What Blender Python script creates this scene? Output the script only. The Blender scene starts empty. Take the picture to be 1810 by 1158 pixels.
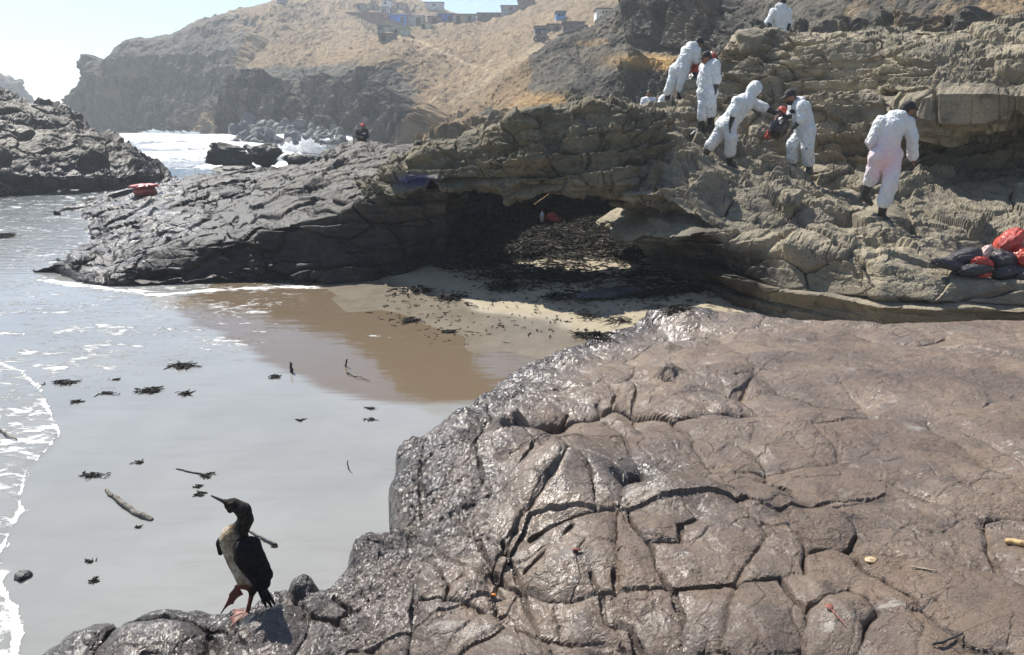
import bpy, math, random
import numpy as np
from mathutils import Vector
C = bpy.context.scene
COL = C.collection
rng = np.random.default_rng(7)
random.seed(7)
R = math.radians
# ------------------------------------------------------------------ camera, sky, sun, exposure
EYE = 3.2; PITCH = R(16); F = 1307.0; CX, CY = 905.0, 579.0
cam = bpy.data.cameras.new('camera'); cam_o = bpy.data.objects.new('camera', cam); COL.objects.link(cam_o)
cam_o.location = (0, 0, EYE); cam_o.rotation_euler = (R(90) - PITCH, 0, 0)
cam.sensor_width = 36; cam.lens = 36 * F / 1810; cam.clip_start = .05; cam.clip_end = 6000
C.camera = cam_o
SUN_AZ, SUN_EL = 38, 50            # degrees left of the view, degrees up
w = bpy.data.worlds.new('World'); C.world = w; w.use_nodes = True
nt = w.node_tree; nt.nodes.clear()
sky = nt.nodes.new('ShaderNodeTexSky'); sky.sky_type = 'NISHITA'; sky.sun_disc = False
sky.sun_elevation = R(SUN_EL); sky.sun_rotation = R(-SUN_AZ)
sky.air_density = .9; sky.dust_density = .15; sky.ozone_density = 2.5
bg = nt.nodes.new('ShaderNodeBackground'); bg.inputs[1].default_value = .078
wo = nt.nodes.new('ShaderNodeOutputWorld')
nt.links.new(sky.outputs[0], bg.inputs[0]); nt.links.new(bg.outputs[0], wo.inputs[0])
sun = bpy.data.lights.new('sun', 'SUN'); sun.energy = 5.0; sun.angle = R(.5); sun.color = (1, .95, .87)
sun_o = bpy.data.objects.new('sun', sun); COL.objects.link(sun_o)
SD = Vector((-math.sin(R(SUN_AZ)) * math.cos(R(SUN_EL)), math.cos(R(SUN_AZ)) * math.cos(R(SUN_EL)), math.sin(R(SUN_EL))))
sun_o.rotation_euler = SD.to_track_quat('Z', 'Y').to_euler(); sun_o.location = (-20, 20, 40)
C.view_settings.view_transform = 'Standard'; C.view_settings.look = 'None'
C.view_settings.exposure = 0.84; C.view_settings.gamma = 1; C.view_settings.use_curve_mapping = False
C.cycles.max_bounces = 6; C.cycles.volume_bounces = 0
C.cycles.use_denoising = True; C.cycles.use_adaptive_sampling = False; C.cycles.sample_clamp_indirect = 4

# ------------------------------------------------------------------ projection helpers
cp, sp = math.cos(PITCH), math.sin(PITCH)
def ray(px, py):
    a = (np.asarray(px, float) - CX) / F; b = -(np.asarray(py, float) - CY) / F
    return a, cp + b * sp, -sp + b * cp
def P(px, py, Y):
    dx, dy, dz = ray(px, py); t = Y / dy
    return np.array([dx * t, Y, EYE + dz * t], float)
def Z(px, py, z):
    dx, dy, dz = ray(px, py); t = (z - EYE) / dz
    return np.array([dx * t, dy * t, z], float)
def proj(V):
    V = np.asarray(V, float); z = V[..., 2] - EYE
    d = V[..., 1] * cp - z * sp; u = V[..., 1] * sp + z * cp
    d = np.where(d < .05, .05, d)
    return CX + F * V[..., 0] / d, CY - F * u / d

# ------------------------------------------------------------------ noise
_perm = rng.permutation(256).astype(np.int32); _perm = np.concatenate([_perm, _perm, _perm])
_g = rng.normal(size=(256, 3)).astype(np.float32); _g /= np.linalg.norm(_g, axis=1)[:, None]
def perlin(p, seed=0):
    p = np.asarray(p, np.float32); sh = p.shape[:-1]; p = p.reshape(-1, 3)
    i = np.floor(p); f = p - i; i = i.astype(np.int32) + seed * 17
    u = f * f * f * (f * (f * 6 - 15) + 10)
    x0 = i[:, 0] & 255; y0 = i[:, 1] & 255; z0 = i[:, 2] & 255
    out = np.zeros(len(p), np.float32)
    for dx in (0, 1):
        a = _perm[x0 + dx]; wx = u[:, 0] if dx else 1 - u[:, 0]
        for dy in (0, 1):
            b = _perm[(a + y0 + dy) & 511]; wy = wx * (u[:, 1] if dy else 1 - u[:, 1])
            for dz in (0, 1):
                g = _g[_perm[(b + z0 + dz) & 511] & 255]
                out += wy * (u[:, 2] if dz else 1 - u[:, 2]) * (g[:, 0] * (f[:, 0] - dx) + g[:, 1] * (f[:, 1] - dy) + g[:, 2] * (f[:, 2] - dz))
    return (out * 1.5).reshape(sh)
def fbm(p, o=4, seed=0, gain=.5, ridged=False):
    s = 0; a = 1; n = 0
    for k in range(o):
        v = perlin(np.asarray(p) * 2.03 ** k, seed + k)
        if ridged: v = 1 - 2 * np.abs(v)
        s = s + a * v; n += a; a *= gain
    return s / n
def hsh(*k):
    h = np.zeros(np.broadcast(*k).shape, np.int64) + 977
    for v in k: h = (h * 31 + np.asarray(v).astype(np.int64) * 7919) & 0x7fffffff; h = (h ^ (h >> 13)) * 1274126177 & 0x7fffffff
    return ((h >> 7) & 0xffff) / 65535.0
def sst(a, b, x):
    t = np.clip((x - a) / (b - a), 0, 1); return t * t * (3 - 2 * t)
def worley2(x, y, seed=0):
    ix = np.floor(x); iy = np.floor(y); f1 = np.full(x.shape, 9.); f2 = f1.copy(); idd = np.zeros(x.shape)
    for a in (-1, 0, 1):
        for b in (-1, 0, 1):
            cx = ix + a; cy = iy + b
            qx = cx + .1 + .8 * hsh(cx, cy, np.array(seed)); qy = cy + .1 + .8 * hsh(cx, cy, np.array(seed + 5))
            d = np.hypot(qx - x, qy - y); m = d < f1
            f2 = np.where(m, f1, np.minimum(f2, d)); idd = np.where(m, hsh(cx, cy, np.array(seed + 9)), idd); f1 = np.where(m, d, f1)
    return f1, f2, idd

# ------------------------------------------------------------------ mesh helpers
def link(name, me, mat=None, parent=None, label=None, cat=None, group=None, kind=None):
    o = bpy.data.objects.new(name, me); COL.objects.link(o)
    if mat and me and not me.materials: me.materials.append(mat)
    if parent is not None: o.parent = parent
    tag(o, label, cat, group, kind); return o
def tag(o, label=None, cat=None, group=None, kind=None):
    if label: o['label'] = label
    if cat: o['category'] = cat
    if group: o['group'] = group
    if kind: o['kind'] = kind
def np_mesh(name, V, Q, smooth=True, attrs=None):
    me = bpy.data.meshes.new(name); V = np.asarray(V, np.float32).reshape(-1, 3); Q = np.asarray(Q, np.int32)
    me.vertices.add(len(V)); me.vertices.foreach_set('co', V.ravel())
    k = Q.shape[1]
    me.loops.add(Q.size); me.loops.foreach_set('vertex_index', Q.ravel())
    me.polygons.add(len(Q)); me.polygons.foreach_set('loop_start', np.arange(0, Q.size, k, dtype=np.int32))
    me.polygons.foreach_set('use_smooth', np.full(len(Q), smooth))
    me.update(calc_edges=True)
    for n, a in (attrs or {}).items():
        a = np.asarray(a, np.float32)
        if a.ndim > 1 and a.shape[-1] == 3 and a.size == len(V) * 3:
            at = me.attributes.new(n, 'FLOAT_COLOR', 'POINT'); c4 = np.ones((len(V), 4), np.float32); c4[:, :3] = a.reshape(-1, 3)
            at.data.foreach_set('color', c4.ravel())
        else:
            at = me.attributes.new(n, 'FLOAT', 'POINT'); at.data.foreach_set('value', a.ravel())
    me.validate(); return me
def grid_quads(nu, nv, wrap=False):
    i = np.arange(nu * nv).reshape(nu, nv)
    if wrap: i = np.vstack([i, i[:1]])
    return np.stack([i[:-1, :-1], i[1:, :-1], i[1:, 1:], i[:-1, 1:]], -1).reshape(-1, 4)
def normals(V):
    du = np.gradient(V, axis=0); dv = np.gradient(V, axis=1); n = np.cross(du, dv)
    return n / (np.linalg.norm(n, axis=-1, keepdims=True) + 1e-9)
def blur(V, it):
    for _ in range(it):
        W = V.copy(); W[1:-1] = .25 * V[:-2] + .5 * V[1:-1] + .25 * V[2:]; V = W.copy()
        V[:, 1:-1] = .25 * W[:, :-2] + .5 * W[:, 1:-1] + .25 * W[:, 2:]
    return V
SURF = []                            # every terrain's vertices, to stand things on
def loft(cols, px_step=2.3, it=6, coarse=1.7):
    """cols: (px, [row points]); a row point is (py, Y) or a world xyz. Linear skin, lightly rounded; returns the vertex grid and row coordinate."""
    K = []
    for px, rows in cols:
        K.append([np.array(r, float) if len(r) == 3 else P(px, r[0], r[1]) for r in rows])
    K = np.array(K)
    def counts(A):                   # A: n x m x 3 -> samples for each gap along axis 0
        qx, qy = proj(A); pl = np.hypot(np.diff(qx, axis=0), np.diff(qy, axis=0)).max(1) / px_step
        wl = np.linalg.norm(np.diff(A, axis=0), axis=-1); dist = .5 * (np.linalg.norm(A[1:] - [0, 0, EYE], axis=-1) + np.linalg.norm(A[:-1] - [0, 0, EYE], axis=-1))
        wl = (wl / dist * F).mean(1) / (px_step * coarse)
        return np.clip(np.maximum(np.minimum(pl, 260), np.minimum(wl, 160)), 2, 320).astype(int)
    def expand(A, cn):
        out = []
        for i, c in enumerate(cn):
            t = (np.arange(c) / c)[:, None, None]; out.append(A[i] * (1 - t) + A[i + 1] * t)
        out.append(A[-1:]); return np.concatenate(out)
    V = expand(K, counts(K))
    cv = counts(np.swapaxes(K, 0, 1)); V = np.swapaxes(expand(np.swapaxes(V, 0, 1), cv), 0, 1)
    rowc = np.concatenate([i + np.arange(c) / c for i, c in enumerate(cv)] + [[len(cv)]])
    return blur(V, it), rowc
def facets(p, sc, seed=0, tilt=.35, zs=2.7):
    """angular broken blocks: every cell is a flat chip with its own height and tilt"""
    sh = p.shape[:-1]; q = (np.asarray(p, np.float32) * np.array([1, 1, zs], np.float32) / sc).reshape(-1, 3); q = q + .18 * np.stack([perlin(q * 1.1, seed), perlin(q * 1.1, seed + 1), perlin(q * 1.1, seed + 2)], -1)
    i0 = np.floor(q).astype(np.int32); f1 = np.full(len(q), 9., np.float32); f2 = f1.copy(); bi = np.zeros(len(q), np.int32); bo = np.zeros_like(q)
    for a in (-1, 0, 1):
        for b in (-1, 0, 1):
            for c in (-1, 0, 1):
                x, y, z = i0[:, 0] + a, i0[:, 1] + b, i0[:, 2] + c; h = _perm[(_perm[(_perm[(x + seed * 13) & 255] + y) & 255] + z) & 255]
                g = _g[h & 255]; d = np.stack([x, y, z], -1) + .5 + .42 * g - q; l = (d * d).sum(1); m = l < f1
                f2 = np.where(m, f1, np.minimum(f2, l)); f1 = np.where(m, l, f1); bi = np.where(m, h, bi); bo[m] = d[m]
    g = _g[_perm[bi & 255] & 255]; e = np.sqrt(f2) - np.sqrt(f1)
    return ((_perm[(bi + 91) & 255] / 255. - .5) * sst(0, .06, e) - tilt * (bo * g).sum(1) * 1.2 - .35 * np.exp(-(e / .035) ** 2)).reshape(sh)
def strata(p, thick=.35, amp=.16, bw=.9, dipx=0., dipy=0., seed=0, crack=.09, ang=.3, saw=.6):
    wob = perlin(p * .45, seed) * .34 + perlin(p * 1.7, seed + 3) * .10
    s = (p[..., 2] - dipx * p[..., 0] - dipy * p[..., 1]) / thick + wob + 50
    s = s + .35 * np.sin(s * 1.7 + seed)               # uneven beds
    k = np.floor(s); f = s - k
    u = (p[..., 0] * math.cos(ang) + p[..., 1] * math.sin(ang)); bwk = bw * (.55 + 1.1 * hsh(k, np.array(seed + 2)))
    uu = u / bwk + 9 * hsh(k, np.array(seed + 1)) + .25 * perlin(p * 1.3, seed + 7) + 100
    j = np.floor(uu); g = uu - j
    pr = hsh(k, j, np.array(seed + 4)) * 2 - 1; prk = hsh(k, np.array(seed + 6)) * 2 - 1
    e = np.minimum(f, 1 - f) * thick; ge = np.minimum(g, 1 - g) * bwk
    body = (.6 * prk + .6 * pr) * amp
    rnd = -.12 * amp * np.exp(-e / (.14 * thick)) - .25 * amp * np.exp(-ge / .06)
    crk = -crack * np.exp(-(e / .022) ** 2) * sst(-.3, .3, perlin(p * .8, seed + 8) + .15) - .8 * crack * np.exp(-(ge / .018) ** 2) * sst(-.1, .2, pr)
    step = saw * thick * (f - .5) * (.5 + 1.0 * hsh(k, np.array(seed + 11))) * sst(1.0, .93, f)
    return body + rnd + crk + step

# ------------------------------------------------------------------ materials
def mat_new(name):
    m = bpy.data.materials.new(name); m.use_nodes = True; n = m.node_tree; n.nodes.clear()
    out = n.nodes.new('ShaderNodeOutputMaterial'); b = n.nodes.new('ShaderNodeBsdfPrincipled'); n.links.new(b.outputs[0], out.inputs[0])
    return m, n, b
class NB:
    def __init__(s, n): s.n = n
    def node(s, t, **k):
        x = s.n.nodes.new('ShaderNode' + t)
        for a, v in k.items(): setattr(x, a, v)
        return x
    def put(s, v, sock):
        if hasattr(v, 'links') or hasattr(v, 'is_linked'): s.n.links.new(v, sock)
        else: sock.default_value = v
    def pos(s, scale=(1, 1, 1)):
        g = s.node('NewGeometry'); m = s.node('Mapping'); m.inputs['Scale'].default_value = scale
        s.n.links.new(g.outputs['Position'], m.inputs[0]); return m.outputs[0]
    def noise(s, scale, detail=4, rough=.55, vec=None, dist=0.):
        t = s.node('TexNoise'); t.inputs['Scale'].default_value = scale; t.inputs['Detail'].default_value = detail
        t.inputs['Roughness'].default_value = rough; t.inputs['Distortion'].default_value = dist
        s.n.links.new(vec if vec is not None else s.pos(), t.inputs['Vector']); return t.outputs[0]
    def voro(s, scale, vec=None, feature='F1'):
        t = s.node('TexVoronoi'); t.feature = feature; t.inputs['Scale'].default_value = scale
        s.n.links.new(vec if vec is not None else s.pos(), t.inputs['Vector']); return t.outputs[0]
    def mr(s, v, a, b, c=0., d=1., smooth=True):
        t = s.node('MapRange'); t.interpolation_type = 'SMOOTHSTEP' if smooth else 'LINEAR'
        s.put(v, t.inputs[0]); t.inputs[1].default_value = a; t.inputs[2].default_value = b; t.inputs[3].default_value = c; t.inputs[4].default_value = d
        return t.outputs[0]
    def math(s, op, a, b=0., c=0.):
        t = s.node('Math', operation=op); s.put(a, t.inputs[0]); s.put(b, t.inputs[1]); s.put(c, t.inputs[2]); return t.outputs[0]
    def mix(s, f, a, b, mode='MIX'):
        t = s.node('Mix', data_type='RGBA', blend_type=mode); s.put(f, t.inputs[0])
        for v, i in ((a, 6), (b, 7)): s.put((*v, 1) if isinstance(v, tuple) and len(v) == 3 else v, t.inputs[i])
        return t.outputs[2]
    def attr(s, name, out='Fac'):
        t = s.node('Attribute', attribute_name=name); return t.outputs[out]
    def bump(s, h, strength=.5, dist=.02, nrm=None):
        t = s.node('Bump'); t.inputs['Strength'].default_value = strength; t.inputs['Distance'].default_value = dist
        s.n.links.new(h, t.inputs['Height'])
        if nrm is not None: s.n.links.new(nrm, t.inputs['Normal'])
        return t.outputs[0]
    def sep(s, v, i):
        t = s.node('SeparateXYZ'); s.n.links.new(v, t.inputs[0]); return t.outputs[i]
def plain(name, col, rough=.6, var=.25, scale=12., bump=.0, spec=.5, metal=0., **kw):
    m, n, b = mat_new(name); B = NB(n)
    f = B.noise(scale, 4); lo = tuple(c * (1 - var) for c in col); hi = tuple(min(1, c * (1 + var)) for c in col)
    n.links.new(B.mix(B.mr(f, .3, .7), lo, hi), b.inputs['Base Color'])
    b.inputs['Roughness'].default_value = rough; b.inputs['Specular IOR Level'].default_value = spec; b.inputs['Metallic'].default_value = metal
    for k, v in kw.items(): b.inputs[k].default_value = v
    if bump: n.links.new(B.bump(B.noise(scale * 4, 5), .6, bump), b.inputs['Normal'])
    return m
def rock_mat(name, light, mid, dark, wetz=None, wetcol=(.022, .020, .020), scale=1., gloss=.75, wetr=.32, fine=.02, wetw=.35, paint=False, oil=False, dk=0.):
    """Dry bedded rock; below wetz (with a ragged edge) it is stained by black oil."""
    m, n, b = mat_new(name); B = NB(n)
    big = B.noise(.9 * scale, 5, .6); med = B.noise(4.5 * scale, 6, .65); sm = B.noise(26 * scale, 5, .7); gr = B.noise(120 * scale, 3, .7)
    strat = B.noise(1.6 * scale, 5, .6, B.pos((.35, .35, 4.0)))
    c = B.mix(B.mr(big, .36, .62), mid, light)
    c = B.mix(B.mr(strat, .42, .66, 0, .75), c, mid)
    c = B.mix(B.mr(med, .50 - dk, .74 - dk, 0, .8), c, dark)
    if dk: c = B.mix(B.mr(B.noise(1.9, 6, .7), .44, .60, 0, .85), c, dark)
    c = B.mix(B.mr(sm, .35, .7, 0, .35), c, tuple(x * .55 for x in dark))
    c = B.mix(B.mr(gr, .45, .8, 0, .35), c, tuple(min(1, x * 1.5) for x in light))
    rough = B.mr(med, .3, .7, gloss, min(1, gloss + .18))
    if wetz is not None:
        zz = B.sep(B.pos(), 2); zz = B.math('ADD', zz, B.math('MULTIPLY', B.math('SUBTRACT', B.noise(1.1, 5, .65), .5), 1.5))
        wet = B.mr(zz, wetz - wetw, wetz + wetw, 1, 0)
        wet = B.math('MULTIPLY', wet, B.mr(sm, .25, .5, .55, 1))
        c = B.mix(wet, c, B.mix(B.mr(med, .4, .7), wetcol, tuple(x * 2.6 for x in wetcol)))
        rough = B.math('ADD', B.math('MULTIPLY', rough, B.math('SUBTRACT', 1., wet)), B.math('MULTIPLY', wet, B.mr(sm, .3, .7, wetr, wetr + .22)))
    if oil:
        oa = B.math('MULTIPLY', B.attr('oil'), B.mr(med, .3, .55, .6, 1)); c = B.mix(oa, c, B.mix(B.mr(med, .4, .7), (.02, .018, .017), (.06, .045, .034))); rough = B.math('SUBTRACT', rough, B.math('MULTIPLY', oa, .35))
    if paint:
        c = B.mix(B.math('MULTIPLY', B.attr('paint'), B.mr(sm, .35, .55, .2, 1)), c, (.02, .06, .32))
    b.inputs['Specular IOR Level'].default_value = .32
    n.links.new(c, b.inputs['Base Color']); n.links.new(rough, b.inputs['Roughness'])
    b1 = B.bump(med, .55, fine * 3 / scale); b2 = B.bump(sm, .8, fine / scale, b1); b3 = B.bump(gr, .7, fine * .3 / scale, b2)
    n.links.new(b3, b.inputs['Normal']); return m

M_cliff = rock_mat('olive cliff rock', (.37, .315, .22), (.20, .176, .132), (.065, .061, .054), wetz=.45, oil=True)
M_point = rock_mat('grey point rock', (.135, .110, .082), (.075, .063, .050), (.03, .027, .025), wetz=1.25, gloss=.6, wetr=.42, wetw=.45, wetcol=(.009, .008, .0078), fine=.018, dk=.07, oil=True)
M_arch = rock_mat('arch rock', (.24, .20, .13), (.13, .118, .085), (.045, .044, .04), wetz=1.5, wetw=.25, wetcol=(.014, .013, .013), gloss=.8, wetr=.5, paint=True)
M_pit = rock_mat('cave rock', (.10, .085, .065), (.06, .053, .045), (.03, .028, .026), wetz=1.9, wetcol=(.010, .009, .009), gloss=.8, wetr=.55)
M_islet = rock_mat('islet rock', (.14, .115, .082), (.07, .06, .047), (.025, .023, .021), wetz=1.1, scale=.55, gloss=.5, wetw=.4)
M_dark = rock_mat('wet black rock', (.10, .09, .08), (.06, .056, .05), (.03, .03, .03), wetz=.9, scale=.6, gloss=.45)

def fg_material():
    m, n, b = mat_new('wet brown rock'); B = NB(n)
    big = B.noise(1.3, 5, .6); med = B.noise(6, 6, .65); sm = B.noise(38, 5, .7); gr = B.noise(120, 4, .8); brn = B.noise(2.6, 6, .7)
    c = B.mix(B.mr(big, .35, .65), (.152, .100, .068), (.295, .208, .140))
    c = B.mix(B.mr(brn, .5, .68, 0, .75), c, (.15, .082, .045))
    c = B.mix(B.mr(med, .50, .72, 0, .75), c, (.055, .042, .038)); c = B.mix(B.mr(B.noise(.7, 5, .6), .5, .65, 0, .55), c, (.075, .05, .045))
    pit = B.mr(B.voro(46), .0, .34); c = B.mix(B.mr(gr, .42, .75, 0, .55), c, (.32, .26, .20)); c = B.mix(B.mr(B.noise(85, 4, .75), .5, .72, 0, .7), c, (.035, .028, .024))
    vein = B.mr(B.voro(7.5, B.pos((1, 1.6, 1)), 'DISTANCE_TO_EDGE'), .0, .02, 1, 0); vein = B.math('MULTIPLY', vein, B.mr(B.noise(2.2, 4), .48, .62)); c = B.mix(B.math('MULTIPLY', vein, .7), c, (.03, .024, .02))
    salt = B.math('MULTIPLY', B.mr(B.noise(3.2, 8, .72, B.pos((1, 2.2, 1))), .60, .67), B.mr(big, .40, .55))
    c = B.mix(B.math('MULTIPLY', salt, .65), c, (.50, .46, .40))
    oil = B.math('MULTIPLY', B.attr('oil'), B.mr(med, .3, .55, .5, 1))
    c = B.mix(B.math('MULTIPLY', oil, .85), c, (.034, .026, .024))
    n.links.new(c, b.inputs['Base Color'])
    r = B.mr(B.noise(5, 5, .7), .3, .7, .30, .50)
    r = B.math('SUBTRACT', r, B.math('MULTIPLY', oil, .17))
    n.links.new(r, b.inputs['Roughness'])
    b.inputs['Specular IOR Level'].default_value = .7
    wetp = B.mr(B.math('ADD', B.math('ADD', B.noise(1.7, 6, .65), B.math('MULTIPLY', oil, .25)), B.math('MULTIPLY', B.attr('wetedge'), .22)), .42, .72)
    n.links.new(B.math('ADD', B.math('MULTIPLY', wetp, .72), .06), b.inputs['Coat Weight']); n.links.new(B.mr(B.noise(9, 5, .7), .3, .7, .16, .38), b.inputs['Coat Roughness']); b.inputs['Coat IOR'].default_value = 1.4
    b1 = B.bump(med, .6, .05); b2 = B.bump(sm, .9, .022, b1); b3 = B.bump(gr, 1., .010, b2); b3 = B.bump(B.math('MULTIPLY', vein, -1.), .8, .012, b3); b3 = B.bump(pit, .35, .006, b3)
    cn = B.bump(med, .4, .03); cn = B.bump(sm, .45, .007, cn); cn = B.bump(gr, .35, .0012, cn); n.links.new(cn, b.inputs['Coat Normal'])
    n.links.new(b3, b.inputs['Normal']); return m
M_fg = fg_material()
def hill_material():
    m, n, b = mat_new('desert hill'); B = NB(n)
    s = B.attr('sand'); s = B.math('ADD', s, B.math('MULTIPLY', B.math('SUBTRACT', B.noise(.35, 7, .70), .5), 1.3)); s = B.mr(s, .40, .60)
    big = B.noise(.05, 5, .6); med = B.noise(.45, 7, .7); sm = B.noise(2.2, 5, .7)
    streak = B.noise(.5, 6, .7, B.pos((1, 1, .18)))
    sand = B.mix(B.mr(big, .4, .62), (.235, .17, .10), (.30, .212, .122))
    sand = B.mix(B.mr(med, .48, .70, 0, .5), sand, (.14, .108, .074))
    rock = B.mix(B.mr(streak, .36, .64), (.04, .041, .038), (.165, .145, .112))
    rock = B.mix(B.mr(med, .52, .75, 0, .6), rock, (.20, .17, .12))
    rock = B.mix(B.mr(sm, .55, .75, 0, .6), rock, (.03, .032, .034))
    c = B.mix(s, rock, sand); c = B.mix(B.attr('ochre'), c, B.mix(B.mr(sm, .3, .7), (.36, .22, .075), (.44, .29, .12)))
    c = B.mix(B.math('MULTIPLY', B.attr('path'), .8), c, (.46, .37, .24))
    n.links.new(c, b.inputs['Base Color']); b.inputs['Roughness'].default_value = .9; b.inputs['Specular IOR Level'].default_value = .2
    b1 = B.bump(med, .7, .9); b2 = B.bump(sm, .8, .25, b1); n.links.new(b2, b.inputs['Normal']); return m
M_hill = hill_material()
def water_material():
    m, n, b = mat_new('silty sea water'); B = NB(n)
    cl = B.noise(.7, 4, .6); c = B.mix(B.mr(cl, .3, .7), (.226, .229, .217), (.262, .264, .252)); c = B.mix(B.mr(B.math('ADD', B.attr('shal_refl'), B.math('MULTIPLY', B.math('SUBTRACT', B.noise(1.1, 6, .65, B.pos((.35, 2.6, 1))), .5), 1.3)), .3, .7), c, (.145, .110, .074))  # brown: sand showing through, and the dark rock's reflection painted into the colour
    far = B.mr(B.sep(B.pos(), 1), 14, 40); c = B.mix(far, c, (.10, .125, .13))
    sw = B.noise(2.3, 7, .7, B.pos((.35, 1.9, 1)), 1.2); c = B.mix(B.mr(sw, .48, .70, 0, .18), c, (.15, .14, .12)); c = B.mix(B.mr(sw, .30, .42, .14, 0), c, (.29, .285, .265))
    p = B.pos((1, 1.6, 1)); lace = B.voro(2.1, None, 'DISTANCE_TO_EDGE'); ln = B.noise(5.5, 7, .72, B.pos((.6, 1.3, 1)), .8); ln2 = B.noise(1.0, 8, .72, B.pos((.7, 1.6, 1)), 1.)
    fa = B.attr('foam')
    th = B.math('SUBTRACT', 1.0, fa)
    v = B.math('ADD', B.math('MULTIPLY', ln, .55), B.math('MULTIPLY', ln2, .45))
    foam = B.math('MULTIPLY', B.mr(B.math('SUBTRACT', v, B.math('MULTIPLY', th, .48)), .24, .34), B.mr(fa, .02, .12))
    n.links.new(B.mix(foam, c, (.82, .83, .82)), b.inputs['Base Color'])
    n.links.new(B.mr(foam, 0, 1, .05, .75, False), b.inputs['Roughness']); b.inputs['IOR'].default_value = 1.33
    wv = B.noise(3.0, 4, .5, B.pos((.5, 1.3, 1))); rp = B.noise(14, 3, .5, B.pos((.6, 1.2, 1)))
    h = B.math('ADD', B.math('MULTIPLY', wv, 1.0), B.math('MULTIPLY', rp, .12))
    h = B.math('MULTIPLY', h, B.math('ADD', B.mr(B.sep(B.pos(), 1), 4, 40, .30, 2.6), B.attr('chop')))
    b.inputs['Specular IOR Level'].default_value = .75
    h = B.math('ADD', h, B.math('MULTIPLY', foam, 1.2))
    n.links.new(B.bump(h, .6, .02), b.inputs['Normal']); return m
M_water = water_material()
def sand_material():
    m, n, b = mat_new('beach sand'); B = NB(n)
    f = B.noise(2.2, 6, .65); g = B.noise(90, 4, .7); wetn = B.math('ADD', B.attr('wet'), B.math('MULTIPLY', B.math('SUBTRACT', B.noise(1.2, 4), .5), .35))
    wet = B.mr(wetn, .3, .7)
    dry = B.mix(B.mr(f, .35, .65), (.285, .24, .165), (.34, .29, .20)); wc = B.mix(B.mr(f, .35, .65), (.16, .135, .10), (.20, .17, .13))
    c = B.mix(wet, dry, wc); c = B.mix(B.mr(g, .5, .8, 0, .35), c, (.12, .10, .08))
    stain = B.mr(B.noise(3.4, 7, .7), .50, .62); c = B.mix(B.math('MULTIPLY', stain, B.attr('stain')), c, (.03, .025, .02))
    n.links.new(c, b.inputs['Base Color']); n.links.new(B.mr(wet, 0, 1, .9, .22, False), b.inputs['Roughness'])
    n.links.new(B.bump(B.math('ADD', f, B.math('MULTIPLY', g, .15)), .35, .04), b.inputs['Normal']); return m
M_sand = sand_material()

# ------------------------------------------------------------------ beach and sea
WL = np.array([.35, 9.5]); WN = np.array([.73, .683])
def shore(x, y): return WN[0] * (x - WL[0]) + WN[1] * (y - WL[1])
def sand_z(x, y):
    d = shore(x, y); return np.where(d > 0, .14 * d, .03 * d)
def make_beach():
    xs = np.arange(-5.5, 6.5, .03); ys = np.arange(8.6, 20.5, .035); X, Y = np.meshgrid(xs, ys, indexing='ij')
    p = np.stack([X, Y, X * 0], -1); z = sand_z(X, Y) + .025 * perlin(p * .9, 3) + .010 * perlin(p * 4, 4) * sst(.2, 1.5, shore(X, Y)) + .006 * perlin(p * 11, 5) * sst(.6, 2., shore(X, Y))
    V = np.stack([X, Y, z], -1); d = shore(X, Y)
    wet = 1 - sst(.2, 1.9, d + .35 * perlin(p * .7, 9)); st = sst(1.2, 3.2, d)
    SURF.append(V.reshape(-1, 3))
    link('beach', np_mesh('beach', V, grid_quads(*X.shape), attrs={'wet': wet, 'stain': st}), M_sand, label='small sand beach in front of and under the rock arch', cat='beach', kind='structure')
make_beach()
SW = np.array([Z(px, py, 0.)[:2] for px, py in [(-260, 560), (-80, 590), (0, 640), (40, 655), (75, 690), (98, 740), (112, 770), (85, 800), (50, 830), (40, 880), (48, 900), (22, 935), (8, 975), (0, 1000), (18, 1010), (12, 1040), (36, 1080), (44, 1120), (30, 1200), (0, 1300)]])
def seg_dist(x, y, poly):
    best = np.full(x.shape, 1e9)
    for a, b in zip(poly[:-1], poly[1:]):
        ab = b - a; t = np.clip(((x - a[0]) * ab[0] + (y - a[1]) * ab[1]) / (ab @ ab + 1e-12), 0, 1)
        best = np.minimum(best, (x - a[0] - t * ab[0]) ** 2 + (y - a[1] - t * ab[1]) ** 2)
    return np.sqrt(best)
def left_of(x, y, poly):             # polyline runs away-to-near: inside = smaller x at equal y
    o = np.argsort(poly[:, 1]); return x < np.interp(y, poly[o, 1], poly[o, 0])
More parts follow.
